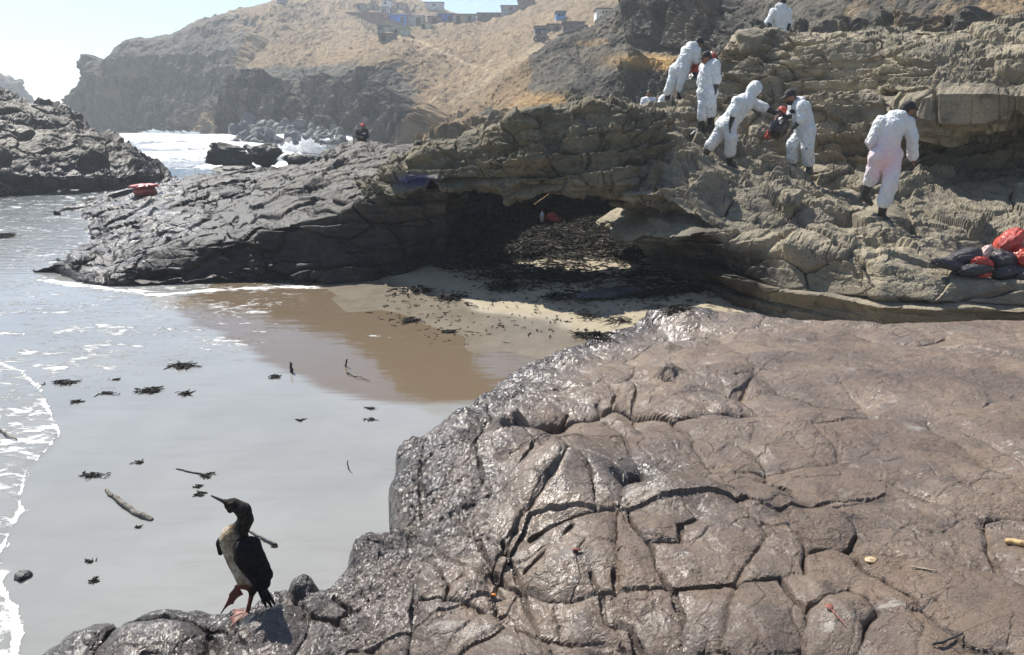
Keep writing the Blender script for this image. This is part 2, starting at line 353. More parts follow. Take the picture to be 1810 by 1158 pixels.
def make_sea():
    th = np.radians(np.concatenate([np.arange(-75, -42, .6), np.arange(-42, 12, .12), np.arange(12, 75, .8)]))
    r = np.concatenate([np.arange(2.2, 4, .03), 4 * 1.0052 ** np.arange(0, 760)]); r = np.concatenate([r, np.geomspace(r[-1] * 1.02, 5000, 40)])
    T, Rr = np.meshgrid(th, r, indexing='ij'); X = Rr * np.sin(T); Y = Rr * np.cos(T); p = np.stack([X, Y, X * 0], -1)
    d = seg_dist(X, Y, SW); wob = .05 * perlin(p * 2.5, 2) + .03 * perlin(p * 7, 3); ins = left_of(X + wob, Y, SW); near = sst(14, 9, Y)
    sd = np.where(ins, d, -d)
    foam = np.where(ins, .36 * sst(3.5, 0, d) + .13, 0) * near
    ew = .018 + .03 * np.clip(perlin(p * 1.7, 13) + .3, 0, 1); foam = np.maximum(foam, np.exp(-((sd - ew) / ew) ** 2) * (.72 + .4 * perlin(p * 3.1, 14)) * near)
    foam = np.maximum(foam, .40 * sst(8.5, 11, Y - .35 * X) * sst(-2.2, -4.2, X))
    # foam round the point and lines in the bay
    px, py = proj(np.stack([X, Y, X * 0], -1))
    F1 = np.array([Z(a, b, 0)[:2] for a, b in [(75, 495), (180, 510), (290, 522), (380, 512), (560, 506)]])
    f1 = seg_dist(X, Y, F1); foam = np.maximum(foam, .62 * np.exp(-(f1 / .30) ** 2)); foam = np.maximum(foam, .42 * np.exp(-(f1 / 1.2) ** 2))
    F2 = np.array([Z(a, b, 0)[:2] for a, b in [(280, 540), (480, 560), (620, 590), (760, 600)]]); foam = np.maximum(foam, .34 * np.exp(-(seg_dist(X, Y, F2) / .4) ** 2))
    F3 = np.array([Z(a, b, 0)[:2] for a, b in [(90, 660), (150, 630), (210, 580)]]); foam = np.maximum(foam, .5 * np.exp(-(seg_dist(X, Y, F3) / .45) ** 2))
    mid = sst(13.5, 18, Y - .55 * X - 6.5) * sst(300, 140, Rr); foam = np.maximum(foam, mid * (.30 + .25 * perlin(p * .12, 6)))
    z = X * 0
    z += .018 * sst(-.02, .10, sd) * near
    chop = mid * 2.0
    wave = sst(16, 40, Y)
    z += wave * (.10 * perlin(p * .35, 8) + .05 * perlin(p * 1.1, 9)) * sst(600, 200, Rr)
    for yc, a, wd in ((52, .45, 1.6), (66, .6, 2.0), (84, .9, 2.5), (104, 1.0, 3.), (120, .9, 3.)):      # surf lines in the channel
        q = Y - yc - .25 * X - 5 * perlin(p * .05, 11); e = np.where(q > 0, np.exp(-(q / (wd * 1.6)) ** 2), np.exp(-(q / wd) ** 2)); amp = sst(-.25, .3, perlin(p * .04 + yc, 12) + .15)
        z += a * e * amp * sst(-95, -40, X); foam = np.maximum(foam, np.exp(-((q + .5) / (wd * 1.3)) ** 2) * amp * .95); foam = np.maximum(foam, .62 * amp * sst(-9, -1, q) * sst(3, -1, q))
    foam = np.maximum(foam, .36 * sst(40, 60, Y) * sst(300, 150, Y))
    V = np.stack([X, Y, z], -1)
    link('sea', np_mesh('sea', V, grid_quads(*X.shape), attrs={'foam': foam, 'chop': chop, 'shal_refl': sst(-3.1, -2.2, shore(X, Y)) * sst(-6.8, -5.2, X - .0 * Y) * sst(7.6, 8.4, Y)}), M_water, label='silty shallow sea with surf, wide sheet around the rocks', cat='sea', kind='structure')
    SURF.append(V[Rr < 60].reshape(-1, 3))
make_sea()

# ------------------------------------------------------------------ foreground rock (height field on the traced joints)
def tps(pts, vals, lam=1e-3):
    pts = np.array(pts); n = len(pts); d = np.linalg.norm(pts[:, None] - pts[None], axis=-1); K = np.where(d > 0, d * d * np.log(d + 1e-9), 0) + lam * np.eye(n)
    A = np.zeros((n + 3, n + 3)); A[:n, :n] = K; A[:n, n] = 1; A[:n, n + 1:] = pts; A[n:, :n] = A[:n, n:].T
    c = np.linalg.solve(A, np.concatenate([vals, np.zeros(3)]))
    def f(x, y):
        s = c[n] + c[n + 1] * x + c[n + 2] * y
        for (a, b), k in zip(pts, c[:n]):
            q = (x - a) ** 2 + (y - b) ** 2; s = s + k * .5 * q * np.log(q + 1e-12)
        return s
    return f
FGZ = [(1810, 1158, 1.55), (1550, 1158, 1.48), (1300, 1158, 1.40), (1050, 1158, 1.30), (850, 1158, 1.22), (650, 1158, 1.10), (480, 1150, 1.02), (300, 1150, .98), (200, 1158, .88),
       (1810, 950, 1.52), (1560, 960, 1.46), (1320, 950, 1.42), (1100, 960, 1.36), (900, 960, 1.26), (780, 1000, 1.16), (700, 1060, 1.08), (600, 1100, 1.02), (460, 1090, .98), (350, 1080, .98), (230, 1090, .92),
       (1810, 780, 1.48), (1600, 790, 1.42), (1400, 800, 1.38), (1200, 820, 1.33), (1000, 820, 1.36), (880, 860, 1.24), (790, 800, 1.2), (740, 820, 1.12), (1200, 740, 1.28), (1000, 720, 1.22), (880, 740, 1.18), (790, 745, 1.12),
       (1810, 650, 1.42), (1600, 660, 1.34), (1400, 670, 1.28), (1200, 670, 1.18), (1050, 660, 1.05), (930, 680, .92), (1130, 600, .98), (1250, 600, 1.05), (1450, 590, 1.2), (1650, 590, 1.3), (1810, 590, 1.38), (1180, 570, 1.06),
       (1950, 700, 1.45), (1950, 1000, 1.6), (2100, 600, 1.4)]
base_f = tps([Z(a, b, z)[:2] for a, b, z in FGZ], np.array([z for _, _, z in FGZ]), .02)
# outline of the rock seen from above (the traced edge, dropped onto the heights above)
FGE = [(-10, 1260, .80), (18, 1166, .80), (68, 1118, .84), (122, 1084, .86), (185, 1062, .88), (272, 1050, .90), (370, 1052, .92), (440, 1058, .92), (500, 1038, .92), (548, 1030, .92), (572, 1052, .9), (612, 1030, .88), (622, 985, .85), (660, 966, .85),
       (690, 975, .88), (704, 950, .95), (686, 900, 1.05), (684, 840, 1.05), (700, 765, 1.08), (750, 738, 1.08), (805, 716, 1.05), (850, 680, .9), (880, 660, .82), (960, 636, .78), (1010, 624, .76), (1085, 598, .80), (1118, 585, .86), (1126, 556, .98), (1160, 548, 1.02), (1240, 552, 1.05), (1400, 555, 1.15), (1560, 562, 1.24), (1700, 560, 1.3), (1830, 558, 1.35), (2100, 556, 1.4)]
FGE_W = np.array([Z(a, b, z)[:2] for a, b, z in FGE])
FGPOLY = np.vstack([FGE_W, [[9, 7], [12, .0], [-.9, .0], FGE_W[0] + [-.1, -.4]]])
def in_poly(x, y, poly):
    c = np.zeros(x.shape, bool); q = np.roll(poly, -1, 0)
    for (x1, y1), (x2, y2) in zip(poly, q):
        m = (y1 > y) != (y2 > y); c ^= m & (x < (x2 - x1) * (y - y1) / (y2 - y1 + 1e-12) + x1)
    return c
def on_base(pts):                    # pixels -> points on the rock's base surface
    out = []
    for px, py in pts:
        z = 1.25
        for _ in range(12): x, y, _z = Z(px, py, z); z = .5 * z + .5 * float(np.clip(base_f(x, y), .3, 1.8))
        out.append(Z(px, py, z)[:2])
    return np.array(out)
def cr(s, x0=640, y0=540, k=1.874): return [(x0 + a / k, y0 + b / k) for a, b in s]
CRK = [cr(s) for s in [
    [(205, 400), (200, 480), (175, 600), (170, 720), (165, 790)], [(410, 360), (370, 440), (390, 500), (395, 600), (370, 690), (370, 750)], [(180, 740), (230, 690), (310, 650), (390, 610)],
    [(370, 750), (400, 810), (430, 850), (500, 880), (540, 900)], [(460, 770), (520, 850), (560, 940), (570, 1020)], [(430, 850), (470, 910), (430, 930), (440, 980), (500, 1010), (570, 1030), (600, 1040)],
    [(500, 880), (620, 900), (720, 890), (780, 890), (900, 895), (1020, 900), (1060, 910), (1150, 890), (1240, 880)], [(1060, 910), (1060, 980), (1050, 1050), (1030, 1130)], [(890, 640), (940, 720), (980, 800), (1020, 880), (1060, 910)],
    [(690, 715), (600, 790), (545, 830)], [(780, 900), (810, 980), (890, 1010), (910, 1090), (930, 1120)], [(640, 920), (635, 1040)], [(560, 1020), (640, 1045), (760, 1075), (900, 1110), (1010, 1130)],
    [(155, 870), (165, 960), (160, 1060), (165, 1158)], [(230, 840), (265, 920), (265, 970)], [(165, 970), (260, 965), (400, 985), (430, 980)], [(700, 480), (750, 560), (765, 660)], [(765, 660), (680, 690), (560, 740)],
    [(765, 660), (880, 630)], [(780, 310), (840, 380), (890, 450), (930, 530)], [(890, 260), (900, 330), (930, 400)], [(960, 740), (1045, 745), (1045, 700), (1100, 690)], [(830, 830), (835, 890)], [(770, 880), (745, 830)],
    [(600, 1040), (640, 1110), (660, 1158)], [(1130, 1060), (1140, 1130), (1100, 1158)], [(885, 1020), (950, 1110)], [(545, 450), (600, 480), (700, 480)], [(480, 560), (560, 490), (590, 420), (680, 330)], [(930, 530), (1090, 560), (1160, 600), (1237, 620)]]]
CRK += [cr(s, 1300) for s in [
    [(0, 880), (170, 870), (200, 920), (255, 980), (250, 1060), (245, 1140)], [(130, 680), (200, 740), (240, 810), (270, 860)], [(255, 980), (330, 940), (420, 890), (480, 930), (490, 980), (440, 1050), (420, 1110), (330, 1120), (250, 1140)],
    [(270, 640), (340, 635), (400, 690), (400, 730), (345, 770), (270, 780), (240, 800)], [(345, 770), (430, 840)], [(340, 620), (480, 610), (640, 610), (750, 630), (850, 640), (956, 650)], [(0, 240), (60, 225), (110, 240), (160, 275), (260, 310), (400, 320)],
    [(640, 360), (760, 440), (820, 480), (950, 530)], [(590, 910), (680, 980), (780, 1060), (950, 1100)], [(0, 440), (100, 510), (110, 560), (200, 580), (230, 610)], [(430, 840), (520, 880), (600, 920)], [(800, 320), (860, 300), (950, 300)], [(400, 80), (500, 110), (600, 120), (700, 95)]]]
CRK += [cr(s, 60, 960, 2.586) for s in [[(1380, 260), (1450, 330), (1370, 380), (1420, 520)], [(1720, 120), (1720, 300), (1725, 500)], [(800, 330), (795, 400), (640, 470), (480, 500)], [(1200, 250), (1250, 330), (1240, 420), (1180, 520)], [(1250, 340), (1380, 380), (1560, 470), (1700, 490)], [(1070, 300), (960, 320), (900, 420)]]]
CRK_W = [on_base(s) for s in CRK]
BUMPS = [(990, 815, .26, .10), (882, 752, .07, .12), (908, 742, .07, .13), (935, 790, .08, .06), (1175, 668, .10, .13), (1110, 690, .12, .08), (1000, 770, .10, .05), (540, 1040, .055, .12), (640, 985, .10, .12), (1150, 565, .16, .10), (1215, 575, .14, .08), (1090, 605, .14, .06), (1260, 665, .3, .06), (720, 760, .12, .06), (1330, 640, .3, .06),
         (1500, 1090, .17, .05), (1300, 1090, .2, .05), (1230, 870, .22, .05), (1330, 870, .18, .03), (780, 1080, .2, .04), (270, 1100, .22, .06), (480, 1110, .16, .05), (1120, 835, .10, -.13), (1135, 825, .06, -.10), (370, 1128, .10, -.05), (330, 1140, .08, -.04), (900, 800, .08, -.06), (1480, 900, .12, .05), (1180, 620, .10, .07), (1010, 650, .12, .06), (930, 668, .12, .06)]
BUMP_W = [(on_base([(a, b)])[0], r, h) for a, b, r, h in BUMPS]
PUD_Z = .965
PUD_W = np.array([Z(a, b_, PUD_Z)[:2] for a, b_ in [(333, 1142), (356, 1122), (372, 1112), (402, 1108), (404, 1120), (388, 1138), (372, 1150), (348, 1154)]])
def make_foreground():
    th = np.radians(np.concatenate([np.arange(-46, 50, .098), np.arange(50, 82, .3)])); r = [.9]
    while r[-1] < 12.5: r.append(r[-1] + max(.0075, .0021 * r[-1] * (1 + .05 * r[-1])))
    T, Rr = np.meshgrid(th, np.array(r), indexing='ij'); X0 = Rr * np.sin(T); Y0 = Rr * np.cos(T)
    p = np.stack([X0, Y0, X0 * 0], -1)
    X = X0 + .05 * perlin(p * 2.2, 31) + .014 * perlin(p * 8, 33); Y = Y0 + .05 * perlin(p * 2.2, 32) + .014 * perlin(p * 8, 34)
    b = base_f(X0, Y0); b = np.clip(b, .2, 2.2)
    d = np.full(X.shape, 9.)
    for c in CRK_W:
        lo = c.min(0) - 1.0; hi = c.max(0) + 1.0; m = (X > lo[0]) & (X < hi[0]) & (Y > lo[1]) & (Y < hi[1])
        if m.any(): d[m] = np.minimum(d[m], seg_dist(X[m], Y[m], c))
    ca, sa = math.cos(.35), math.sin(.35); U = X * ca + Y * sa; Wv = -X * sa + Y * ca
    f1, f2, cid = worley2(U * 1.25, Wv * .95, 3); dv = (f2 - f1) * .45
    vis = .45 + .55 * sst(-.2, .35, perlin(p * .55, 41))                      # joints come and go
    f1b, f2b, cidb = worley2(U * 3.1 + 7, Wv * 2.4, 8); dvb = (f2b - f1b) * .18
    calm = sst(1.2, 2.6, X0) * sst(2.6, 4.2, Y0) * .75                        # the smooth whaleback on the right
    joint = lambda q, wd: 1 - np.exp(-q / wd)
    jm = .5 + .5 * sst(-.3, .4, perlin(p * .9, 43)); z = b + .085 * jm * (joint(np.minimum(d, 1.2), .15) - 1) * (1 - .35 * calm) - .034 * np.exp(-(d / .008) ** 2) * (1 - .3 * calm) * sst(-.45, .1, perlin(p * 1.4, 44))
    fa_, fb_, fc_ = worley2(U * .9 + 3, Wv * .8 + 1, 12); z += (1 - calm) * .05 * (fc_ - .5) * sst(.0, .12, fb_ - fa_) + .05 * (1 - calm) * ((hsh(np.floor(fc_ * 999), np.array(3)) - .5) * (U - X0) * 0 + (fc_ - .5) * fa_)
    z += (1 - calm) * vis * (.045 * (joint(dv, .06) - 1) - .026 * np.exp(-(dv / .011) ** 2) + .05 * (cid - .5))
    z += (1 - calm) * .016 * (joint(dvb, .05) - 1) * vis
    edge_near = sst(1.2, .0, seg_dist(X, Y, FGE_W[10:30]))
    z += .09 * fbm(p * 1.1, 3, 21) * (1 - .5 * calm) + (.028 + .03 * edge_near) * fbm(p * 4.2, 4, 25) + (.016 + .012 * edge_near) * sst(-.2, .3, perlin(p * 1.2, 47)) * fbm(p * 6.5, 4, 48, ridged=True, gain=.6) + .010 * fbm(p * 15, 4, 29, ridged=True, gain=.65) * (.5 + .9 * edge_near) + .0035 * facets(np.stack([X, Y, X * 0], -1), .055, 93, .5, 1.) * sst(-.3, .2, perlin(p * 1.6, 95)) + .010 * facets(np.stack([X, Y, X * 0], -1), .22, 97, .5, 1.) * (1 - .6 * calm)
    lump = fbm(p * 3.0, 3, 51, ridged=True); z += .04 * edge_near * lump
    for (c, rr, h) in BUMP_W: z += h * np.exp(-(((X - c[0]) ** 2 + (Y - c[1]) ** 2) / (rr * rr)) ** 1.2)
    ins = in_poly(X0 + .5 * (X - X0), Y0 + .5 * (Y - Y0), FGPOLY); e = seg_dist(X0 + .5 * (X - X0), Y0 + .5 * (Y - Y0), np.vstack([FGPOLY, FGPOLY[:1]]))
    se = np.where(ins, e, -e)
    rnd = np.clip(se / .30, 0, 1); z = z - .22 * (1 - np.sqrt(1 - (1 - rnd) ** 2)) * (z > .3)
    pin = in_poly(X, Y, PUD_W); pd = seg_dist(X, Y, np.vstack([PUD_W, PUD_W[:1]])); pd = np.where(pin, -pd, pd)
    z = z - .055 * sst(.05, -.05, pd); global PUD_L; PUD_L = float(np.percentile(z[pd < 0], 45))
    drop = np.clip(-se, 0, 2); z = np.where(se < 0, z - .22 - 3.2 * drop - .35 * np.sqrt(drop + 1e-6), z); z = np.maximum(z, -.6)
    V = np.stack([X0, Y0, z], -1)
    n = normals(V); n *= np.sign(n[..., 2:3] + 1e-9); steep = sst(.75, .3, n[..., 2])
    q = V * [1, 1, .7]; V = V + n * (steep * (.05 * fbm(q * 3.2, 3, 61) + .014 * fbm(q * 6, 2, 65)))[..., None]
    px, py = proj(V)
    oil = np.clip(sst(.9, .1, se) * (1.0) * (Y0 > 2.6) * (X0 < 2.2) + .9 * sst(.9, .45, V[..., 2]) + .9 * np.exp(-(((X - BUMP_W[22][0][0]) ** 2 + (Y - BUMP_W[22][0][1]) ** 2) / .10)), 0, 1)
    oil = np.clip(oil + .5 * sst(.02, .0, d), 0, 1)
    keep = (se > -.9)
    Q = grid_quads(*X.shape); kf = keep.reshape(-1)[Q].any(1); Q = Q[kf]; used = np.zeros(X.size, bool); used[Q.ravel()] = True; idx = np.cumsum(used) - 1
    me = np_mesh('foreground_rock', V.reshape(-1, 3)[used], idx[Q], False, attrs={'oil': oil.reshape(-1)[used], 'wetedge': (sst(1.6, .2, seg_dist(X, Y, FGE_W[4:30]))).reshape(-1)[used]})
    link('foreground_rock', me, M_fg, label='wide wet brown jointed rock shelf the cormorant stands on', cat='rock', kind='structure')
    SURF.append(V.reshape(-1, 3)[used])
make_foreground()

# ------------------------------------------------------------------ near cliffs
def rock_loft(name, cols, mat, label, cat='rock', px_step=2.2, it=5, st=dict(), f=(.10, 1.3, .045, 5.), flip=False, attrs=None, top=.45, post=None, fc=(.75, .26), calm=(), lowz=None):
    V, rowc = loft(cols, px_step, it)
    n = normals(V); 
    mid = V[V.shape[0] // 2, V.shape[1] // 2]
    if flip: n = -n
    wgt = 1 - top * np.clip(n[..., 2], 0, 1)
    st2 = dict(st); st2.update(thick=st['thick'] * .36, amp=st['amp'] * .42, bw=st['bw'] * .42, crack=st.get('crack', .09) * .35, seed=st.get('seed', 0) + 20, saw=st.get('saw', .6) * .8)
    rough = sst(-.25, .3, fbm(V * .7, 2, 66))
    dsp = (strata(V, **st) + strata(V, **st2) * (.35 + .65 * rough)) * wgt + f[0] * fbm(V * f[1], 4, 71) + f[2] * fbm(V * f[3], 5, 75, ridged=True, gain=.6) * (.5 + .6 * rough) + fc[1] * facets(V, fc[0], 31, .5) + fc[1] * .40 * facets(V, fc[0] * .36, 37, .5) * (.4 + .6 * rough)
    edge = np.ones(V.shape[:2])
    qx, qy = proj(V)
    for (cx_, cy_, rx_, ry_, *sg_) in calm: edge *= 1 - (sg_[0] if sg_ else .8) * np.exp(-(((qx - cx_) / rx_) ** 2 + ((qy - cy_) / ry_) ** 2) ** 2)
    if lowz: edge *= .55 + .45 * sst(lowz - .35, lowz + .35, V[..., 2])
    V2 = V + n * (dsp * edge)[..., None]
    if post is not None: V2 = post(V2)
    at = attrs(V2) if attrs else None
    o = link(name, np_mesh(name, V2, grid_quads(*V.shape[:2]), False, attrs=at), mat, label=label, cat=cat, kind='structure')
    SURF.append(V2.reshape(-1, 3)); return o
def drop(px, py, Y, dY=2, dz=-2): q = P(px, py, Y); return (q[0], q[1] + dY, q[2] + dz)
def cliff_oil(V):
    px, py = proj(V); w_ = .25 * perlin(V * 1.6, 77)
    return {'oil': np.clip(sst(.2, .55, 1.15 * np.exp(-((px - 1255) / 105) ** 2 - ((py - 490) / 75) ** 2) + w_) + sst(.3, .7, 1. * np.exp(-((px - 1200) / 110) ** 2 - ((py - 560) / 60) ** 2) + w_), 0, 1)}
RC = [
 (1070, [(392, 14.6), (384, 14.5), (372, 14.3), (356, 14.0), (340, 13.8), (325, 13.8), (310, 14.0), (280, 14.5), (245, 15.0), (210, 15.7), (200, 16.3), (192, 17), (188, 18)]),
 (1130, [(450, 13.3), (430, 13.0), (400, 12.6), (362, 12.2), (330, 12.2), (312, 12.8), (300, 13.2), (262, 14.2), (230, 15), (212, 15.9), (206, 16.6), (200, 17.5), (199, 19)]),
 (1190, [(560, 12.45), (512, 12.4), (460, 12.3), (400, 12.15), (350, 12.0), (315, 12.6), (295, 13.4), (245, 14.9), (228, 15.8), (204, 16.6), (197, 17.2), (190, 18), (187, 19.5)]),
 (1250, [(600, 11.6), (552, 11.6), (490, 11.6), (425, 11.6), (380, 11.6), (330, 12.5), (297, 13.6), (245, 15.6), (228, 16.6), (170, 17.3), (132, 17.7), (122, 18.5), (118, 20)]),
 (1300, [(610, 10.7), (562, 10.75), (505, 10.75), (440, 10.95), (400, 11.3), (340, 12.6), (297, 14.0), (245, 15.7), (190, 16.6), (135, 17.0), (120, 17.4), (62, 17.8), (55, 19)]),
 (1412, [(610, 9.95), (566, 9.95), (512, 9.9), (455, 10.3), (420, 11.0), (345, 12.4), (303, 14.3), (270, 15.0), (215, 15.5), (150, 16.0), (110, 16.2), (55, 16.8), (48, 18.5)]),
 (1500, [(610, 9.4), (568, 9.4), (520, 9.4), (465, 9.8), (435, 10.5), (370, 12.0), (330, 13.2), (285, 14.2), (220, 14.7), (150, 15.2), (100, 15.6), (52, 16.3), (46, 17.8)]),
 (1560, [(610, 9.0), (570, 9.0), (525, 9.0), (472, 9.4), (440, 10.3), (400, 11.0), (360, 12.0), (300, 13.4), (230, 14.0), (150, 14.6), (100, 15.1), (50, 15.9), (44, 17.3)]),
 (1650, [(610, 8.8), (570, 8.8), (530, 8.8), (492, 9.1), (455, 10.0), (420, 10.6), (365, 12.0), (305, 14.0), (240, 14.6), (188, 12.9), (120, 13.8), (48, 15.2), (41, 16.5)]),
 (1750, [(600, 9.0), (562, 8.9), (535, 8.9), (500, 9.1), (460, 9.9), (420, 10.4), (340, 12.2), (300, 14.5), (235, 15.0), (182, 12.3), (110, 13.3), (45, 14.6), (38, 16)]),
 (1840, [(600, 8.8), (562, 8.7), (540, 8.7), (503, 8.9), (462, 9.7), (415, 10.3), (330, 12.0), (300, 14.4), (230, 15.0), (175, 11.9), (100, 12.8), (40, 14.2), (34, 15.6)]),
 (2050, [(600, 8.2), (565, 8.1), (540, 8.1), (505, 8.3), (465, 9.0), (410, 9.6), (320, 11.4), (290, 13.), (225, 13.6), (170, 11.4), (90, 12.0), (35, 13.2), (28, 14.6)])]
for px, rows in RC: rows.append(drop(px, rows[-1][0], rows[-1][1], 1.0, -1.2)); rows.append(drop(px, rows[-2][0], rows[-2][1], 3.5, -2.2))
rock_loft('cliff', RC, M_cliff, 'tall olive bedded cliff with ledges where the workers stand', 'cliff', st=dict(thick=.46, amp=.28, bw=1.5, dipx=.03, dipy=.0, seed=1, crack=.16, saw=1.0), f=(.16, 1.0, .05, 5.5), attrs=cliff_oil, px_step=1.8, it=2, fc=(.8, .19), lowz=1.15, calm=[(1600, 566, 420, 16), (1420, 535, 330, 45, .6), (1170, 470, 70, 60, .5), (1745, 468, 120, 36), (1560, 372, 50, 26), (1295, 298, 60, 12), (1415, 306, 40, 12), (1245, 232, 36, 10)])
AC = []
for px, lip, rows in [(652, (362, 15.6), [(356, 15.5), (350, 15.6), (344, 16.0), (338, 16.4), (332, 17.0)]),
                      (690, (338, 14.0), [(328, 13.9), (312, 14.0), (298, 14.3), (288, 14.8), (282, 15.6)]),
                      (760, (328, 13.7), [(308, 13.55), (290, 13.7), (268, 14.0), (256, 14.4), (250, 15.0)]),
                      (830, (334, 13.3), [(312, 13.15), (290, 13.3), (262, 13.7), (244, 14.1), (238, 14.6)]),
                      (900, (340, 12.9), [(315, 12.7), (285, 12.8), (250, 13.1), (222, 13.4), (216, 13.9)]),
                      (950, (344, 12.7), [(318, 12.5), (285, 12.6), (240, 12.9), (198, 13.2), (192, 13.7)]),
                      (1020, (348, 12.5), [(320, 12.3), (285, 12.5), (235, 12.8), (202, 13.2), (197, 13.7)]),
                      (1090, (352, 12.35), [(325, 12.25), (290, 12.5), (235, 12.9), (205, 13.4), (199, 14.0)]),
                      (1150, (362, 12.6), [(330, 12.5), (295, 12.9), (235, 13.5), (208, 14.4), (201, 15.2)]),
                      (1230, (400, 14.4), [(360, 14.6), (320, 15.6), (265, 17.4), (235, 18.4), (220, 19.0)])]:
    L = P(px, *lip); T_ = P(px, *rows[-1]); ub = (L[0], L[1] + 1.5, L[2] + .12)
    AC.append((px, [ub, lip] + rows + [(T_[0], T_[1] + .7, T_[2] - .5), (ub[0], ub[1] + .05, ub[2] + .1)]))
def paint_attr(V):
    px, py = proj(V); return {'paint': np.clip(np.exp(-((px - 742) / 22) ** 2 - ((py - 319) / 8) ** 2) * 1.1 + .5 * np.exp(-((px - 715) / 18) ** 2 - ((py - 322) / 9) ** 2), 0, 1) * (V[..., 1] < 14.4)}
rock_loft('rock_arch', AC, M_arch, 'bedded rock bridge over the dark sea cave', 'arch', st=dict(thick=.40, amp=.20, bw=.85, dipx=.10, dipy=.0, seed=5, crack=.12, saw=.6), f=(.10, 1.2, .045, 5.5), px_step=1.8, it=2, fc=(.65, .16), attrs=paint_attr)
# walls of the hollow behind the bridge
PW = [(-1.9, 15.2), (-1.5, 15.0), (-1.25, 15.4), (-1.3, 16.2), (-.9, 17.6), (.1, 18.4), (1.6, 18.6), (3.0, 18.2), (4.0, 17.0), (4.2, 15.5), (3.6, 14.2), (3.0, 13.4)]
PT = [1.75, 1.9, 2.1, 2.4, 2.6, 2.8, 2.9, 2.9, 2.8, 2.4, 1.9, 1.5]
PC = []
for i, ((x, y), t) in enumerate(zip(PW, PT)):
    c = np.array([1.3, 15.8]); v = np.array([x, y]) - c; v /= np.linalg.norm(v)
    PC.append((0, [(x, y, -.3), (x - v[0] * .1, y - v[1] * .1, .8), (x - v[0] * .25, y - v[1] * .25, t * .75), (x + v[0] * .1, y + v[1] * .1, t), (x + v[0] * .5, y + v[1] * .5, t - .3)]))
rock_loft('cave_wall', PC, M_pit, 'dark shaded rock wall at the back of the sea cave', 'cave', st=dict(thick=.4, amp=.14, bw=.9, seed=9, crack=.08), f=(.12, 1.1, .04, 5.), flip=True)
# the point: sloping slab running down into the sea
def zz(px, py, z): return tuple(Z(px, py, z))
def point_oil(V):
    px, py = proj(V); return {'oil': np.clip(sst(.35, .75, .75 * sst(520, 150, px) + .45 * perlin(V * .8, 55) + .25 * perlin(V * 2.6, 56)), 0, 1)}
PTC = [
 (58, [zz(48, 502, -.5), zz(54, 494, -.22), zz(62, 482, .0), zz(70, 458, -.12), zz(70, 420, -.5), zz(70, 395, -.5), zz(76, 378, -.4), zz(76, 372, -.5), zz(76, 370, -.8)]),
 (95, [zz(95, 496, -.4), zz(95, 488, -.1), (470, 15.4), zz(95, 452, .0), zz(105, 428, -.4), zz(100, 398, -.4), zz(98, 380, .02), (371, 26.6), zz(95, 366, -.6)]),
 (140, [zz(140, 506, -.3), zz(140, 497, .0), (462, 15.2), (444, 16.8), zz(140, 424, -.15), zz(140, 400, -.05), (368, 26.2), (361, 27.2), zz(140, 352, -.6)]),
 (190, [zz(190, 512, -.3), zz(190, 507, .0), (478, 14.9), (445, 16.6), (412, 19.0), (376, 22.8), (350, 26.6), (346, 27.4), zz(190, 340, -.6)]),
 (232, [zz(232, 514, -.3), zz(232, 507, .0), (464, 14.9), (438, 16.4), (405, 18.8), (368, 22.6), (340, 26.8), (337, 27.6), zz(232, 330, -.6)]),
 (348, [zz(348, 512, -.3), zz(348, 503, .0), (430, 14.9), (408, 16.2), (382, 18.4), (350, 22.0), (322, 27.0), (318, 28.5), zz(348, 312, -.5)]),
 (437, [zz(437, 510, -.3), zz(437, 500, .0), (422, 14.9), (400, 16.0), (370, 18.2), (335, 22.2), (310, 27.5), (304, 30), zz(437, 300, -.5)]),
 (503, [zz(503, 508, -.3), zz(503, 499, .0), (396, 14.9), (376, 16.0), (350, 18.0), (322, 21.8), (302, 27), (297, 31), (302, 36)]),
 (560, [zz(560, 506, -.3), zz(560, 498, .05), (386, 14.8), (366, 15.9), (340, 17.8), (312, 21.5), (292, 26.5), (283, 31), (290, 36)]),
 (603, [zz(603, 506, -.3), zz(603, 497, .08), (378, 14.7), (356, 15.7), (332, 17.6), (308, 21.2), (282, 26), (256, 31.5), (268, 36)]),
 (640, [zz(640, 504, -.3), zz(640, 494, .12), (362, 14.6), (346, 15.5), (326, 17.2), (302, 20.8), (275, 25.5), (251, 31.5), (262, 36)]),
 (673, [zz(673, 500, -.3), zz(673, 488, .18), (347, 14.5), (334, 15.4), (316, 16.8), (298, 20.0), (276, 25), (260, 31), (270, 36)]),
 (730, [zz(730, 494, -.3), zz(730, 478, .26), (335, 14.2), (322, 15.2), (304, 16.6), (284, 19.0), (270, 23), (262, 28), (272, 34)]),
 (790, [zz(790, 490, -.3), zz(790, 466, .36), (330, 14.0), (316, 15.2), (295, 16.4), (275, 18.0), (262, 20), (258, 24), (275, 30)]),
 (806, [zz(806, 488, -.3), zz(806, 462, .38), (332, 14.6), (318, 15.8), (292, 16.8), (270, 18.4), (262, 20.5), (262, 24), (280, 30)]),
 (880, [zz(880, 440, .2), zz(880, 400, .7), (330, 18.6), (305, 18.9), (290, 19.4), (275, 20.2), (270, 22.5), (270, 26), (290, 32)])]
rock_loft('rocky_point', PTC, M_point, 'long dark oily rock slab sloping down into the sea', 'rock', st=dict(thick=.5, amp=.11, bw=1.9, dipx=.10, dipy=.05, seed=12, crack=.08, ang=.5, saw=.25), f=(.18, .9, .03, 3.2), top=.3, px_step=1.8, it=2, fc=(1.5, .15), attrs=point_oil)
